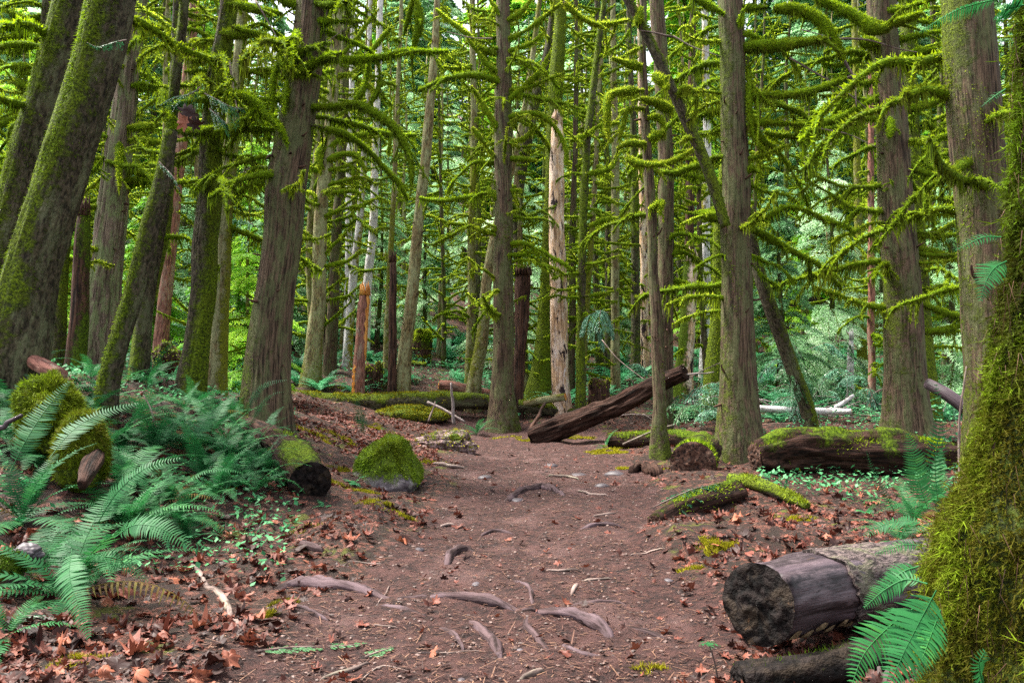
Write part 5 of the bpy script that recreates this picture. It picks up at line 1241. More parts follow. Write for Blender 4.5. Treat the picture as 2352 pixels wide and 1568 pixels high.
# standing and bleached sticks
def stick(label, P, r, mat='whitetwig', name='stick'):
    P = np.array(P); base = P[0].copy(); C = smooth_path(P, 14) - base; mb = MB(); s = RNG.uniform(0, 99)
    C += .012*np.stack([noise(np.linspace(0, 4, 14), s, 1), 0*C[:, 0], noise(np.linspace(0, 4, 14), s, 3)], 1)
    tube(mb, C, np.linspace(r, r*.6, 14), 8, 0, 0, 0, lambda A, L, RR: .15*noise(np.cos(A)*2+s, np.sin(A)*2, L*9))
    o = mb.obj(name, M[mat]); o.location = Vector(base); return tag(o, label, 'stick')
stick('upright white broken stick standing before the purplish log', [at(1042,975,19.3), at(1040,930,19.3), at(1036,878,19.3)], .045)
stick('white forked limb slanting behind the upright white stick', [at(982,924,19.8), at(1015,938,19.6), at(1068,968,19.2)], .04)
stick('thin brown prop leaning by the white sticks', [at(985,968,19.2), at(992,945,19.3), at(1000,922,19.4)], .025, 'twig')
stick('brown prop stick leaning left at the foot of the leaning dark log', [at(1218,985,18), at(1236,955,18.4), at(1252,925,18.8)], .05, 'rot')
stick('long thin branch hanging from the snag top down to the leaning dark log', [at(1383,780,18), at(1420,825,17.6), at(1485,875,17)], .013, 'twig')
stick('white twig sticking out right of the leaning dark log', [at(1560,862,16), at(1600,858,16), at(1640,855,16)], .022)
stick('thin dark twig rising right of the leaning dark log', [at(1575,872,16), at(1612,852,16.1), at(1656,832,16.2)], .014, 'twig')
stick('dark twig lying in the hollow below the leaning dark log', [at(1430,1020,15), at(1500,990,15.3), at(1545,975,15.6)], .02, 'twig')
stick('slim dark sapling stem right of the ribbed cedar', [at(2205,1100,8), at(2206,960,8), at(2222,840,8)], .012, 'twig')
stick('thin twig with bare forks at the left bank among ferns', [at(350,1000,9), at(352,950,9), at(330,905,9.1)], .010, 'twig')
stick('purple twig entering from the left rim', [at(-10,985,6), at(20,972,6), at(48,956,6)], .022, 'wet')
n = 0
for (a, b, c, d, k) in ((1620,900,2020,990,26), (1400,860,1660,1000,14), (2110,880,2230,1010,12)):
    for q in range(k):
        x0, y0 = random.uniform(a, c), random.uniform(b, d); Y = random.uniform(15.5, 20); l = random.uniform(.5, 1.5); an = random.gauss(0, .35)*(1 if random.random() < .8 else 3)
        p = at(x0, y0, Y); g = gz(p[0], p[1]); p[2] = min(max(p[2], g), g+.55)
        e = p + np.array([l*math.cos(an), random.uniform(-.4, .4), l*math.sin(an)*.7]); e[2] = max(e[2], gz(e[0], e[1])+.02)
        s_ = stick('thin bleached stick in the fallen tangle right of the path', [p, (p+e)/2 + np.array([0, 0, random.uniform(-.05, .05)]), e], random.uniform(.008, .02), random.choice(['whitetwig', 'whitetwig', 'twig']))
        s_['group'] = 'bleached sticks in the fallen tangle'

# ------------------------------------------------------------------ foreground tree sheathed in moss
def big_moss_tree():
    root = thing('maple_tree', 'huge trunk thickly furred with green moss filling the right rim in front', 'tree', (2.24, 2.95, 0))
    zz = np.array([-.3, 0, .42, .91, 1.06, 1.29, 1.74, 2.2, 2.81, 3.6, 5.0]); rr = np.array([.75, .68, .61, .565, .49, .42, .355, .285, .245, .24, .23])
    z = np.linspace(-.3, 5, 110); C = np.stack([np.interp(z, [0, 1, 5], [0, .02, .05]), 0*z, z], 1); r = np.interp(z, zz, rr)
    crease = 4.02   # compass angle of the bare dark crease that faces the camera
    def cr(A, L): 
        zc = L-.3; return np.exp(-((A - crease - .10*np.sin(zc*2.5))/.11)**2)*np.clip((zc-.5)*2, 0, 1)*np.clip((2.3-zc)*3, 0, 1)
    s = 4.4
    def disp(A, L, RR):
        x, y = np.cos(A), np.sin(A)
        return .09*noise(x*2.5+s, y*2.5, L*1.3) + .06*noise(x*6, y*6, L*3) + .035*noise(x*14, y*14, L*8) - .16*cr(A, L)
    mb = MB(); tube(mb, C, r, 120, 0, lambda A, L, V: np.clip(1.1-1.5*cr(A, L), 0, 1.2), 0, disp, caps=False)
    mb.obj('trunk', M['mossfgbark'], root)
    # moss: feathery sprigs
    N = 95000; zs = RNG.uniform(-.1, 3.2, N); a = RNG.uniform(math.pi*.78, math.pi*1.85, N)
    cc = cr(a, zs+.3); clump = noise(np.cos(a)*5, np.sin(a)*5, zs*4)+.6*noise(np.cos(a)*13, np.sin(a)*13, zs*11)
    keep = RNG.random(N) > cc*1.15; zs, a, clump = zs[keep], a[keep], clump[keep]; N = len(zs)
    rad = np.interp(zs, z, r)
    A2, L2 = a, zs+.3
    rad = rad*(1+disp(A2, L2, None)) + .014 + .026*np.clip(clump, -.35, 1.4)
    d = np.stack([np.cos(a), np.sin(a), 0*a], 1)
    B = np.stack([np.interp(zs, z, C[:, 0]), 0*a, zs], 1) + d*(rad-.008)[:, None]
    v = d*.75 + RNG.normal(0, .5, (N, 3)) + np.array([0, 0, -.55]); v /= np.linalg.norm(v, axis=1)[:, None]
    ln = (.032+.018*np.clip(clump, -.5, 1.2))*RNG.uniform(.5, 1.6, N)
    long_ = RNG.random(N) < .05; ln = np.where(long_, ln*2.2, ln)
    rn = np.clip(.34 + .42*clump + RNG.normal(0, .15, N), 0, 1)  # raised clumps tinted lighter, gaps darker: shade put into the moss colour
    ms = MB()
    strands(ms, B, v*ln[:, None], .0050, 0, rn)
    for q in range(4):  # side leaflets
        f = RNG.uniform(.25, .9, N)[:, None]
        w = v*.6 + RNG.normal(0, .7, (N, 3)); w /= np.linalg.norm(w, axis=1)[:, None]
        strands(ms, B + v*ln[:, None]*f, w*(ln*.45)[:, None], .0046, 0, np.clip(rn+RNG.normal(.05, .1, N), 0, 1))
    ms.obj('moss', M['mossfg'], root, kind='stuff')
    # hanging dead strands
    hs_ = MB(); n = 900; zs = RNG.uniform(.2, 2.9, n); a = RNG.uniform(math.pi*.8, math.pi*1.8, n); rad = np.interp(zs, z, r)*1.04+.015
    B = np.stack([np.cos(a)*rad, np.sin(a)*rad, zs], 1)
    strands(hs_, B, np.stack([RNG.normal(0, .02, n), RNG.normal(0, .02, n), -RNG.uniform(.04, .14, n)], 1), .0025, 0, RNG.random(n))
    hs_.obj('dead_strands', M['needle'], root, kind='stuff')
    return root
big_moss_tree()

# ------------------------------------------------------------------ single fronds and sprays
def hero_frond(label, pts, plen, npin=30, mat='fernbright', up=(0, -.75, .65), name='fern_frond', w=.19, cat='fern', **k):
    P = np.array([at(*p) for p in pts]); C = smooth_path(P, 18); base = C[0].copy(); mb = MB()
    frond_geo(mb, C-base, plen, npin, up=up, mat=0, w=w, **k); o = mb.obj(name, M[mat]); o.location = Vector(base); return tag(o, label, cat)
fr_ = thing('licorice_fern', 'bright fern growing at the foot of the mossy foreground trunk over the cut log', 'fern', tuple(at(2160,1345,2.75)))
for pts, pl, n_ in [([(2150,1355,2.75),(2105,1440,2.6),(2070,1510,2.5),(2040,1580,2.42)], .115, 30), ([(2100,1395,2.75),(2040,1440,2.68),(1985,1500,2.6),(1955,1575,2.52)], .085, 26),
                    ([(2130,1340,2.8),(2080,1330,2.85),(2030,1355,2.85),(1985,1395,2.8)], .055, 24), ([(2110,1300,2.9),(2070,1315,2.9),(2020,1360,2.9)], .05, 20), ([(2160,1400,2.7),(2130,1480,2.55),(2100,1560,2.48)], .07, 24)]:
    P = np.array([at(*p) for p in pts]); mb = MB(); frond_geo(mb, smooth_path(P, 18) - np.array(fr_.location), pl, n_, up=(0, -.8, .6), lean=.45); mb.obj('frond', M['fernbright'], fr_)
hero_frond('pale green frond with pointed tip hanging from the mossy foreground trunk', [(2312,600,2.7),(2285,615,2.65),(2265,645,2.6),(2252,690,2.58)], .062, 20, lean=.5)
hero_frond('small translucent frond reaching left from the mossy foreground trunk', [(2300,545,2.8),(2260,545,2.8),(2225,560,2.8),(2195,575,2.8)], .035, 14)
hero_frond('tiny frond lit from behind on the right rim under the branches', [(2310,205,2.9),(2280,225,2.9),(2255,245,2.9)], .02, 11)
hero_frond('bluish backlit frond arching from the upper right corner to the left', [(2300,-2,3.0),(2250,8,3.0),(2190,28,3.05),(2110,75,3.1)], .045, 34, up=(0, .3, .95), droop=.6)
hero_frond('blue green frond hanging at the right rim near the top', [(2352,12,2.8),(2320,20,2.8),(2285,40,2.8)], .07, 22, up=(0, .3, .95))
hero_frond('small frond with arched blades low on the mossy foreground trunk', [(2262,1580,2.45),(2252,1550,2.42),(2250,1520,2.4),(2262,1495,2.4)], .055, 16, lean=.4)
hero_frond('dark green frond lying over the leaves behind the cut log', [(2125,1205,5.2),(2080,1195,5.3),(2030,1205,5.4),(1985,1230,5.4)], .10, 24, 'fern', up=(0, -.5, .85))
hero_frond('small fern tip over the cut log bark', [(2130,1255,4.6),(2080,1250,4.6),(2040,1262,4.6),(2010,1272,4.6)], .05, 20)
hero_frond('single brown tipped frond standing upright before the pink litter mound', [(838,1000,12),(830,970,12),(822,940,12),(818,915,12)], .12, 20, 'fern', up=(0, -1, .1))
hero_frond('long frond drooping to the lower left from the largest fern', [(165,1260,4.6),(160,1320,4.4),(180,1390,4.25),(205,1465,4.15)], .10, 38, up=(0, -.8, .6))
hero_frond('broad bright frond reaching right over the litter from the largest fern', [(262,1235,4.8),(310,1205,4.75),(375,1215,4.7),(445,1262,4.65)], .10, 30, up=(0, -.7, .7))
hero_frond('frond pointing up right above the broad bright one', [(225,1200,4.9),(270,1130,4.9),(335,1075,4.95),(415,1052,5.0)], .085, 34, up=(0, -.7, .7))
hero_frond('long frond arching up left in front of the round mossy stump', [(25,1080,5.2),(60,1010,5.3),(105,940,5.5),(160,875,5.7)], .11, 36, 'fern', up=(.3, -.8, .5))
hero_frond('long frond fanning from the rim toward the thin leaning trunk', [(115,1050,5.5),(160,995,5.7),(220,955,5.9),(320,925,6.1)], .11, 36, 'fern', up=(0, -.7, .7))
hero_frond('frond lying along the litter at left centre', [(205,1290,4.7),(250,1278,4.7),(290,1295,4.7),(340,1335,4.65)], .07, 24)
hero_frond('frond standing tall in front of the right rotten log', [(2130,1165,7.8),(2112,1110,7.8),(2100,1050,7.8),(2085,995,7.8)], .17, 26, 'fernbright', up=(0, -1, .1))
hero_frond('slender frond hanging left of the tall one by the rotten log', [(2060,1185,7.6),(2030,1130,7.6),(2005,1080,7.6),(1990,1035,7.6)], .06, 26, 'fern', up=(0, -1, .1))
hero_frond('tall dim frond close to the mossy foreground trunk', [(2155,1165,6.4),(2148,1060,6.4),(2160,960,6.4),(2150,880,6.4)], .11, 28, 'fern', up=(0, -1, .1))
hero_frond('frond arching over the thick brown trunk foot from the left', [(560,960,9.6),(590,900,9.6),(620,880,9.6),(660,872,9.6)], .08, 28, 'fern', up=(0, -.7, .7))
hero_frond('second frond arching beside the thick brown trunk foot', [(570,985,9.5),(600,930,9.5),(628,905,9.5),(652,900,9.5)], .06, 24, 'fern', up=(0, -.7, .7))

def bough(label, pts, wid, N, mat='cedarleaf', leaf=(.05, .014), droop=.25, name='cedar_bough', cat='bough', flat=False, group=None, limb=.008):
    P = np.array([at(*p) for p in pts]) if not flat else np.array([hit(*p[:2]) + np.array([0, 0, .012]) for p in pts])
    C = smooth_path(P, 16); base = C[0].copy(); C = C-base; root = thing(name, label, cat, base, 0, group)
    lb = MB(); tube(lb, C, np.linspace(limb, limb*.3, 16), 5, 0, .2); lb.obj('limb', M['twig'], root)
    T_, _, _ = frames(C); nb = 22; b = RNG.integers(0, nb, N); tb = .08+.9*(b+.5)/nb; sd_ = np.where(b % 2 == 0, 1., -1.)
    i = np.minimum((tb*15).astype(int), 14); t = T_[i]; up = np.array([0, 0, 1.]); s = np.cross(t, up); s /= np.linalg.norm(s, axis=1)[:, None]+1e-6
    u = RNG.random(N)**.8; tl = wid*(1.08-tb)*RNG.uniform(.7, 1.15, nb)[b]
    d = s*sd_[:, None]*.8 + t*.6
    pos = C[i] + d*(u*tl)[:, None] - up*((0 if flat else droop)*tl*u**2*1.6)[:, None]
    a = RNG.choice([-1, 1], N)*.8; e = np.cross(d, up); D = d*.75 + e*a[:, None]*.6; D[:, 2] -= 0 if flat else RNG.uniform(.1, .7, N); D /= np.linalg.norm(D, axis=1)[:, None]
    S = np.cross(D, up + RNG.normal(0, .25, (N, 3))); S /= np.linalg.norm(S, axis=1)[:, None]+1e-6
    ln = leaf[0]*RNG.uniform(.6, 1.25, N)*(1.15-u*.5); w = leaf[1]*RNG.uniform(.7, 1.3, N)
    V = np.empty((N, 4, 3)); V[:, 0] = pos; V[:, 1] = pos + D*(ln*.5)[:, None]+S*w[:, None]*.5; V[:, 2] = pos + D*ln[:, None]; V[:, 3] = pos + D*(ln*.5)[:, None]-S*w[:, None]*.5
    mb = MB(); mb.add(V.reshape(-1, 3), Q=np.arange(4*N).reshape(-1, 4), rnd=np.repeat(np.clip(RNG.normal(.5, .2, N), 0, 1), 4)); mb.obj('foliage', M[mat], root)
    return root
bough('green cedar spray lying flat on the soil at the bottom left of the path', [(585,1500),(680,1490),(770,1488),(850,1482)], .13, 900, flat=True, leaf=(.028, .007), mat='boughgreen')
bough('small cedar spray on the soil right of the flat larger one', [(840,1512),(870,1500),(905,1490)], .07, 260, flat=True, leaf=(.025, .006), mat='boughgreen')
bough('dark green cedar spray lying beside the knobbly log', [(1500,1165,8.8),(1550,1140,8.9),(1600,1120,9.1),(1660,1108,9.3)], .32, 1500, leaf=(.06, .014), mat='boughdark')
bough('dark green moss like spray on the lower left leaves', [(5,1440),(60,1420),(110,1425),(150,1440)], .14, 1300, flat=True, leaf=(.03, .007), mat='boughdark')
for lab, pts, w, N in [('silvery cedar spray drooping left of the pale spotted trunk', [(1400,718,19),(1375,716,19),(1345,730,19),(1332,770,19)], .45, 1400),
  ('silvery cedar spray drooping over the pale spotted trunk', [(1360,712,19),(1385,716,19),(1402,742,19),(1410,775,19)], .45, 1400),
  ('silvery cedar spray nodding toward the viewer above the snag log', [(1378,716,19.3),(1380,712,19),(1378,725,18.7),(1376,765,18.5)], .40, 1700),
  ('lower silvery cedar spray beneath the nodding ones', [(1350,735,19),(1362,745,18.9),(1380,770,18.9),(1388,805,18.9)], .35, 1300),
  ('small green cedar spray above the leaning dark log', [(1430,845,20.5),(1455,835,20.5),(1475,840,20.5),(1488,860,20.5)], .3, 800),
  ('blue green cedar twig hanging before the grey cedar trunk', [(365,372,8),(385,392,8),(400,410,8),(414,440,8)], .08, 420),
  ('teal cedar sprays over the mossy branch tangle at upper left', [(460,200,8.8),(440,215,8.8),(400,225,8.8),(370,240,8.8)], .35, 1100),
  ('teal cedar twigs hanging right of the brown leaves', [(470,215,8.7),(500,230,8.7),(530,245,8.7),(560,250,8.7)], .35, 1300),
  ('lower teal cedar twigs beside the dead red stick', [(480,250,8.7),(505,270,8.7),(520,285,8.7)], .3, 900),
  ('fine blue green twig crossing the nearest leaning trunk', [(290,92,8.3),(260,98,8.3),(225,108,8.3),(200,98,8.3)], .10, 380),
  ('mint cedar spray left of the thick brown trunk at mid height', [(585,520,16),(560,500,16),(540,470,16),(530,430,16)], .6, 1600)]:
    bough(lab, pts, w, N, leaf=(.07, .017) if pts[0][2] > 12 else (.03, .006), droop=.9 if pts[0][2] > 12 else .4, mat='boughpale' if pts[0][2] > 12 else 'boughdark')
# low sprays of cedar along the slope right of centre and by the trunks on the right
n = 0
for q in range(46):
    Y = random.uniform(15.5, 20.5); px = random.uniform(1730, 2180) if q < 34 else random.uniform(1590, 1660); py = random.uniform(790, 960) if q < 34 else random.uniform(870, 960)
    if abs(px-2085) < 60: continue
    dx = random.choice([-1, 1])*random.uniform(40, 90)
    bough('drooping green cedar spray low between the trunks right of the path', [(px, py, Y), (px+dx*.5, py-12, Y-.2), (px+dx, py+random.uniform(5, 40), Y-.4)], random.uniform(.35, .6), 650, leaf=(.075, .02), droop=.6, mat=random.choice(['boughpale', 'boughgreen']), group='low cedar sprays right of the path')

def leaf_outline(kind, rg):
    if kind == 'maple':
        a = []; 
        for k, (ang, l, w) in enumerate([(-2.35, .55, .2), (-1.45, .8, .24), (-.55, .0, 0), (0, 1., .26)]): pass
        pts = [(0, -.25), (.10, -.22), (.42, -.42), (.50, -.22), (.34, -.05), (.62, .02), (.92, .12), (.86, .28), (.62, .30), (.44, .34), (.52, .58), (.40, .74), (.24, .60), (.20, .78), (0, 1.0)]
        o = pts + [(-x, y) for x, y in pts[-2:0:-1]]
    else:
        o = [(0, 0), (.22, .25), (.26, .5), (.14, .8), (0, 1), (-.14, .8), (-.26, .5), (-.22, .25)]
    o = np.array(o, float)*(1+.10*rg.normal(size=(len(o), 1))); return o
def leaf_mesh_arrays(rg, curl=.25, kind='maple'):
    o = leaf_outline(kind, rg); n = len(o); c = np.array([[0, .22]]); inner = o*.5 + c*.5
    P = np.vstack([c, inner, o]); r2 = ((P-c)**2).sum(1)
    s = rg.uniform(0, 50); z = curl*(r2*rg.uniform(-.2, .9) + .55*noise(P[:, 0]*2.2+s, P[:, 1]*2.2, s)) + curl*rg.uniform(-.8, .8)*P[:, 0]*P[:, 1]
    V = np.stack([P[:, 0], P[:, 1]-.2, z], 1); j = np.arange(n); k = (j+1) % n
    return V, np.stack([0*j, 1+j, 1+k], 1), np.stack([1+j, 1+n+j, 1+n+k, 1+k], 1)
rgl = np.random.default_rng(3); LM = []
for i in range(9):
    V, T3, Q4 = leaf_mesh_arrays(rgl, .4+.12*i); mb = MB(); mb.add(V, T=T3, Q=Q4, rnd=.05+.09*i)
    st = MB(); mb.add(np.array([[0, -.45, .02], [.012, -.45, .02], [0, -.95, .08+.1*rgl.random()], [.012, -.95, .1]]), Q=[[0, 1, 3, 2]], rnd=.9)
    LM.append(mb.mesh('fallen_leaf', M['deadleaf']))
def one_leaf(p, s, label, group=None, rot=None):
    o = link('fallen_leaf', random.choice(LM)); o.location = Vector([float(v) for v in p]); o.scale = (s, s, s)
    o.rotation_euler = rot or (random.gauss(0, .38), random.gauss(0, .38), random.uniform(0, 6.28)); return tag(o, label, 'leaf', group)
one_leaf(hit(1345,1495)+np.array([0,0,.01]), .055, 'purple grey leaf lying alone on the front of the path', rot=(0,0,1.2))
one_leaf(hit(835,1440)+np.array([0,0,.015]), .06, 'curled red brown leaf below the long left root', rot=(.3,.1,2))
for k, (px, py, rt) in enumerate([(432,258,(1.4,.3,.4)),(446,285,(1.7,-.4,1.)),(424,282,(1.3,.5,2.6))]):
    one_leaf(at(px, py, 8.6), .13, ['crumpled brown leaf caught on the mossy branch, upper of the three', 'brown leaf dangling lowest from the mossy branch', 'brown leaf on the left of the hanging three'][k], 'brown leaves caught in the branch tangle', rt)
zones = [(0,1180,760,1568,190,'left','dead maple leaf on the litter slope left of the path','fallen leaves left of the path'), (1620,1120,2150,1290,75,'right','russet maple leaf between the mossy log and cut log','fallen leaves right of the path'),
         (560,1150,1000,1330,34,'mid','reddish leaf scattered between black log end and path','scattered leaves near the black log end'), (1700,1440,2150,1568,16,'low','red leaf under the cut log in the corner','leaves under the cut log')]
for (a, b, c, d, k, _, lab, grp) in zones:
    for q in range(k):
        p = hit(random.uniform(a, c), random.uniform(b, d))
        if path_mask(p[:1], p[1:2])[0] > .75: continue
        one_leaf(p + np.array([0, 0, random.uniform(.004, .03)]), random.uniform(.05, .10), lab, grp)

# litter too dense to count
def litter():
    rg = np.random.default_rng(11); mb = MB()
    shapes = [leaf_mesh_arrays(rg, .6) for _ in range(8)]; simple = [leaf_mesh_arrays(rg, .5, 'oval') for _ in range(5)]
    N = 34000; Y = 2.6+21*rg.random(N)**1.75; X = rg.uniform(-.74, .74, N)*Y; pm = path_mask(X, Y)
    patch = noise(X*1.1, Y*1.1, 7)+.5*noise(X*3, Y*3, 2)
    keep = (rg.random(N) > pm*1.25) & (rg.random(N) < np.clip(.62+.75*patch, .03, 1)); keep |= (rg.random(N) < .05)
    X, Y = X[keep], Y[keep]; Z = ground(X, Y)
    for x, y, z in zip(X, Y, Z):
        V, T3, Q4 = (shapes[rg.integers(8)] if y < 9 and rg.random() < .75 else simple[rg.integers(5)] if rg.random() < .5 else shapes[rg.integers(8)])
        s = rg.uniform(.014, .062)*(1 if y < 8 else 1.3); m_ = np.array(Euler((rg.normal(0, .45), rg.normal(0, .45), rg.uniform(0, 6.28))).to_matrix())
        mb.add((V*s) @ m_.T + np.array([x, y, z + rg.uniform(.002, .022)]), T=T3, Q=Q4, rnd=rg.random())
    for q in range(5200):
        y = rg.uniform(12.5, 20.5); x = (rg.uniform(640, 1010)-1176)/FP*y; V, T3, Q4 = simple[rg.integers(5)]; s = rg.uniform(.05, .11)
        if noise(x*1.7, y*1.2, 3) < -.25: continue
        m_ = np.array(Euler((rg.normal(0, .4), rg.normal(0, .4), rg.uniform(0, 6.28))).to_matrix()); mb.add((V*s) @ m_.T + np.array([x, y, float(gz(x, y)) + rg.uniform(.005, .03)]), T=T3, Q=Q4, rnd=rg.uniform(.3, 1))
    o = mb.obj('fallen_leaves', M['deadleaf'], kind='stuff'); tag(o, 'red brown leaf litter covering the forest floor beside the path', 'leaf litter')
    # needles and twigs
    nb_ = MB(); N = 56000; Y = 2.5+15*rg.random(N)**2.0; X = rg.uniform(-.72, .72, N)*Y; Z = ground(X, Y)+rg.uniform(.003, .014, N)
    a = rg.normal(0, .9, N); ln = rg.uniform(.012, .05, N)*(1+2.2*(rg.random(N) < .07))
    D = np.stack([np.cos(a)*ln, np.sin(a)*ln, rg.normal(0, .12, N)*ln], 1); B = np.stack([X, Y, Z], 1)
    S = np.stack([-np.sin(a), np.cos(a), 0*a], 1)*(rg.uniform(.0010, .0026, N)*(1+.15*Y))[:, None]
    up = np.array([0, 0, .0015]); V = np.stack([B-S, B+S, B+D+S*.6, B+D-S*.6], 1)
    nb_.add(V.reshape(-1, 3), Q=np.arange(4*N).reshape(-1, 4), rnd=np.repeat(rg.random(N), 4))
    o = nb_.obj('needle_litter', M['needle'], kind='stuff'); tag(o, 'fine needles and twig bits scattered over the brown path', 'litter')
    # grit and clods
    gb = MB(); N = 9000; Y = 2.5+14*rg.random(N)**1.8; X = rg.uniform(-.7, .7, N)*Y; ok = path_mask(X, Y) > .15*rg.random(N); X, Y = X[ok], Y[ok]; Z = ground(X, Y)
    V0, F0 = ico(1)
    for x, y, z in zip(X, Y, Z):
        s = rg.uniform(.003, .011)*(1+.06*y); gb.add(V0*np.array([s*rg.uniform(.8, 1.5), s, s*.6])*(1+.25*rg.normal(size=(len(V0), 1))) + [x, y, z+s*.2], T=F0, rnd=rg.random()*.6)
    o = gb.obj('gravel', M['grit'], kind='stuff', smooth=False); tag(o, 'small grit and soil crumbs on the trodden path', 'grit')
litter()

# moss cushions on the ground
def ground_moss():
    mb = MB()
    for (px, py, r, N, q) in [(175,1520,.13,1700,.8),(655,1385,.12,1700,.35),(620,1415,.08,900,.4),(1650,1255,.20,2600,.6),(1590,1310,.10,1100,.6),(1000,1062,.25,1500,.7),(1440,1078,.25,1200,.8),(1510,1080,.2,1200,.8),
        (790,1080,.2,1800,.4),(1700,1060,.3,2600,.9),(1620,1160,.2,1800,.9),(1215,1010,.3,1200,.8),(1170,1005,.35,900,.8),(880,1160,.25,2200,.6),(930,1190,.18,1300,.6),(830,1130,.2,1800,.7),(760,1110,.22,2200,.5),
        (1760,1075,.25,2200,.8),(1830,1195,.2,1800,.7),(1930,1300,.08,600,.6),(1500,1540,.1,500,.6),(500,1120,.2,1500,.6),(620,1020,.3,2000,.6),(1400,1040,.4,1800,.8),(1450,1020,.5,2200,.9),(700,1215,.2,700,.4),
        (860,985,.5,700,.8),(790,1010,.4,900,.7),(720,1000,.35,900,.7),(1560,1010,.5,2500,.9),(1330,1010,.4,1200,.8),(1860,1010,.4,2200,.8),(2000,1085,.35,2200,.7),(1800,1560,.15,1500,.4),(1900,1560,.2,1800,.4)]:
        c = hit(px, py); rr = r*np.sqrt(RNG.random(N)); a = RNG.uniform(0, 6.28, N); k = .65+.5*noise(np.cos(a)*2+px, np.sin(a)*2, 1)
        X = c[0]+rr*k*np.cos(a)*1.3; Y = c[1]+rr*k*np.sin(a); ok = noise(X*7/r*.3, Y*7/r*.3, px) > RNG.uniform(-.35, .35, N); X, Y, rr = X[ok], Y[ok], rr[ok]; N = len(X); q = q-.22; Z = ground(X, Y)
        v = RNG.normal(0, .6, (N, 3)); v[:, 2] = np.abs(v[:, 2])+.3; v /= np.linalg.norm(v, axis=1)[:, None]; h = .008+.025*np.clip(1-rr/r, 0, 1)
        strands(mb, np.stack([X, Y, Z+h*.4], 1), v*(.012+.022*RNG.random(N))[:, None]*(1+c[1]*.05), .0030+c[1]*.0009, 0, np.clip(RNG.normal(q, .2, N), 0, 1))
    o = mb.obj('ground_moss', M['mossyel'], kind='stuff'); tag(o, 'yellow green moss cushions dotted over soil and litter', 'moss')
ground_moss()

# ------------------------------------------------------------------ small leafy plants
def leafy_plant(label, px, py, size, nst, group=None, Y=None, mat='shrub'):
    p = hit(px, py) if Y is None else at(px, py, Y); root = thing('leafy_plant', label, 'plant', p, 0, group)
    for k in range(nst):
        a = k*2.4 + random.random(); e = random.uniform(.4, 1.2); C = frond_curve(e, e-1.1, 8)*size*random.uniform(.7, 1.2)
        c, s = math.cos(a), math.sin(a); C = C @ np.array([[c, s, 0], [-s, c, 0], [0, 0, 1]])
        mb = MB(); frond_geo(mb, C, size*.27, 6, stem=.0022, w=.55, taperbase=.9, lean=.5, droop=.25); mb.obj('stem', M[mat], root)
    return root
for lab, px, py, s, n_ in [('low glossy leaved plant left of the black log end', 585,1150,.22,6), ('leafy plant touching the black log end from below', 745,1165,.14,4), ('glossy plant under the ferns at left centre', 540,1120,.26,7),
    ('leafy stems between the black log end and mossy boulder', 812,1112,.22,5), ('tiny bright plant right of the black log end', 868,1095,.18,4), ('small seedling on the litter below the ferns', 505,1210,.10,3),
    ('two leaved seedling in the lower left soil', 628,1290,.07,3), ('bright leafy sprigs above the grey buried log', 640,1090,.24,7), ('leafy sprigs below the bulging trunk ferns', 600,1050,.26,7), ('glossy sprigs beside the mossy crooked stick', 470,1090,.25,7),
    ('low leaves at the left foot of the mossy boulder', 830,1060,.2,5), ('leaf tuft on the left rim beside the stump', 70,1130,.25,7), ('small leaves on soil at the left rim', 40,1210,.2,6), ('leafy tuft at the front of the fern bank', 330,1190,.18,5),
    ('pale leafy tuft near the rotten log on the right', 1990,1180,.2,5)]:
    leafy_plant(lab, px, py, s, n_)
p_ = hit(1650, 1566); sp = thing('seedling', 'thin stemmed seedling with a tuft of green leaves at the bottom right of the path', 'seedling', p_)
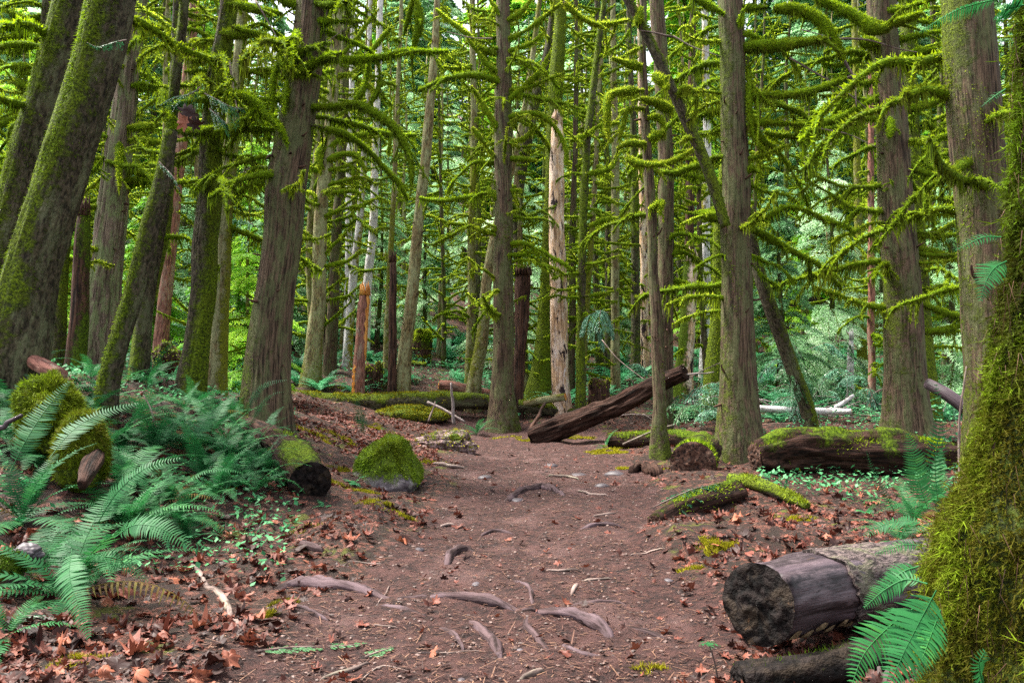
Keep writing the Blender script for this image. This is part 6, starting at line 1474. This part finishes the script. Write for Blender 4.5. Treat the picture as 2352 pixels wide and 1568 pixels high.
top_ = at(1628, 1478, p_[1]) - p_; mb = MB(); tube(mb, smooth_path(np.array([[0, 0, -.02], top_*.5 + [.006, 0, 0], top_]), 8), np.linspace(.006, .003, 8), 5); mb.obj('stem', M['twig'], sp)
for k in range(5):
    a = k*1.25-.6; C = frond_curve(.25, -.5, 6)*.055; c, s = math.cos(a), math.sin(a); C = C @ np.array([[c, s, 0], [-s, c, 0], [0, 0, 1]]) + top_
    mb = MB(); frond_geo(mb, C, .03, 3, stem=.001, w=.5, taperbase=.9, lean=.6); mb.obj('leaf_spray', M['fernbright'], sp)
# undergrowth of small leaves between the ferns
def undergrowth():
    rg = np.random.default_rng(21); mb = MB(); N = 80000
    Y = 6.0+26*rg.random(N)**.8; X = rg.uniform(-.70, .68, N)*Y; px = X/Y*FP+1176
    pat = noise(X*.8, Y*.8, 5)+.5*noise(X*2.5, Y*2.5, 3)
    left = (px < 690) & (Y < 14) & (X < -1.7); far = (Y > 17) & (path_mask(X, Y) < .01) & ~((px > 640) & (px < 1500) & (Y < 22)); right = (px > 1740) & (Y > 9.5)
    keep = ((left | far | right) & (pat > -.25)) ; X, Y = X[keep], Y[keep]; n = len(X); Z = ground(X, Y) + rg.random(n)*np.where(Y < 14, .16, .38)
    a = rg.uniform(0, 6.28, n); el = rg.normal(0, .5, n); ln = rg.uniform(.025, .055, n)*(1+.06*Y)
    D = np.stack([np.cos(a)*np.cos(el), np.sin(a)*np.cos(el), np.sin(el)], 1); S = np.cross(D, [0, 0, 1.]); S /= np.linalg.norm(S, axis=1)[:, None]+1e-6; S += rg.normal(0, .25, (n, 3))
    B = np.stack([X, Y, Z], 1); w = ln*.28
    V = np.stack([B, B+D*(ln*.5)[:, None]+S*w[:, None], B+D*ln[:, None], B+D*(ln*.5)[:, None]-S*w[:, None]], 1)
    mb.add(V.reshape(-1, 3), Q=np.arange(4*n).reshape(-1, 4), rnd=np.repeat(rg.random(n), 4))
    o = mb.obj('undergrowth', M['shrubfar'], kind='stuff'); tag(o, 'low carpet of small green leaves between ferns and trunks', 'undergrowth')
undergrowth()
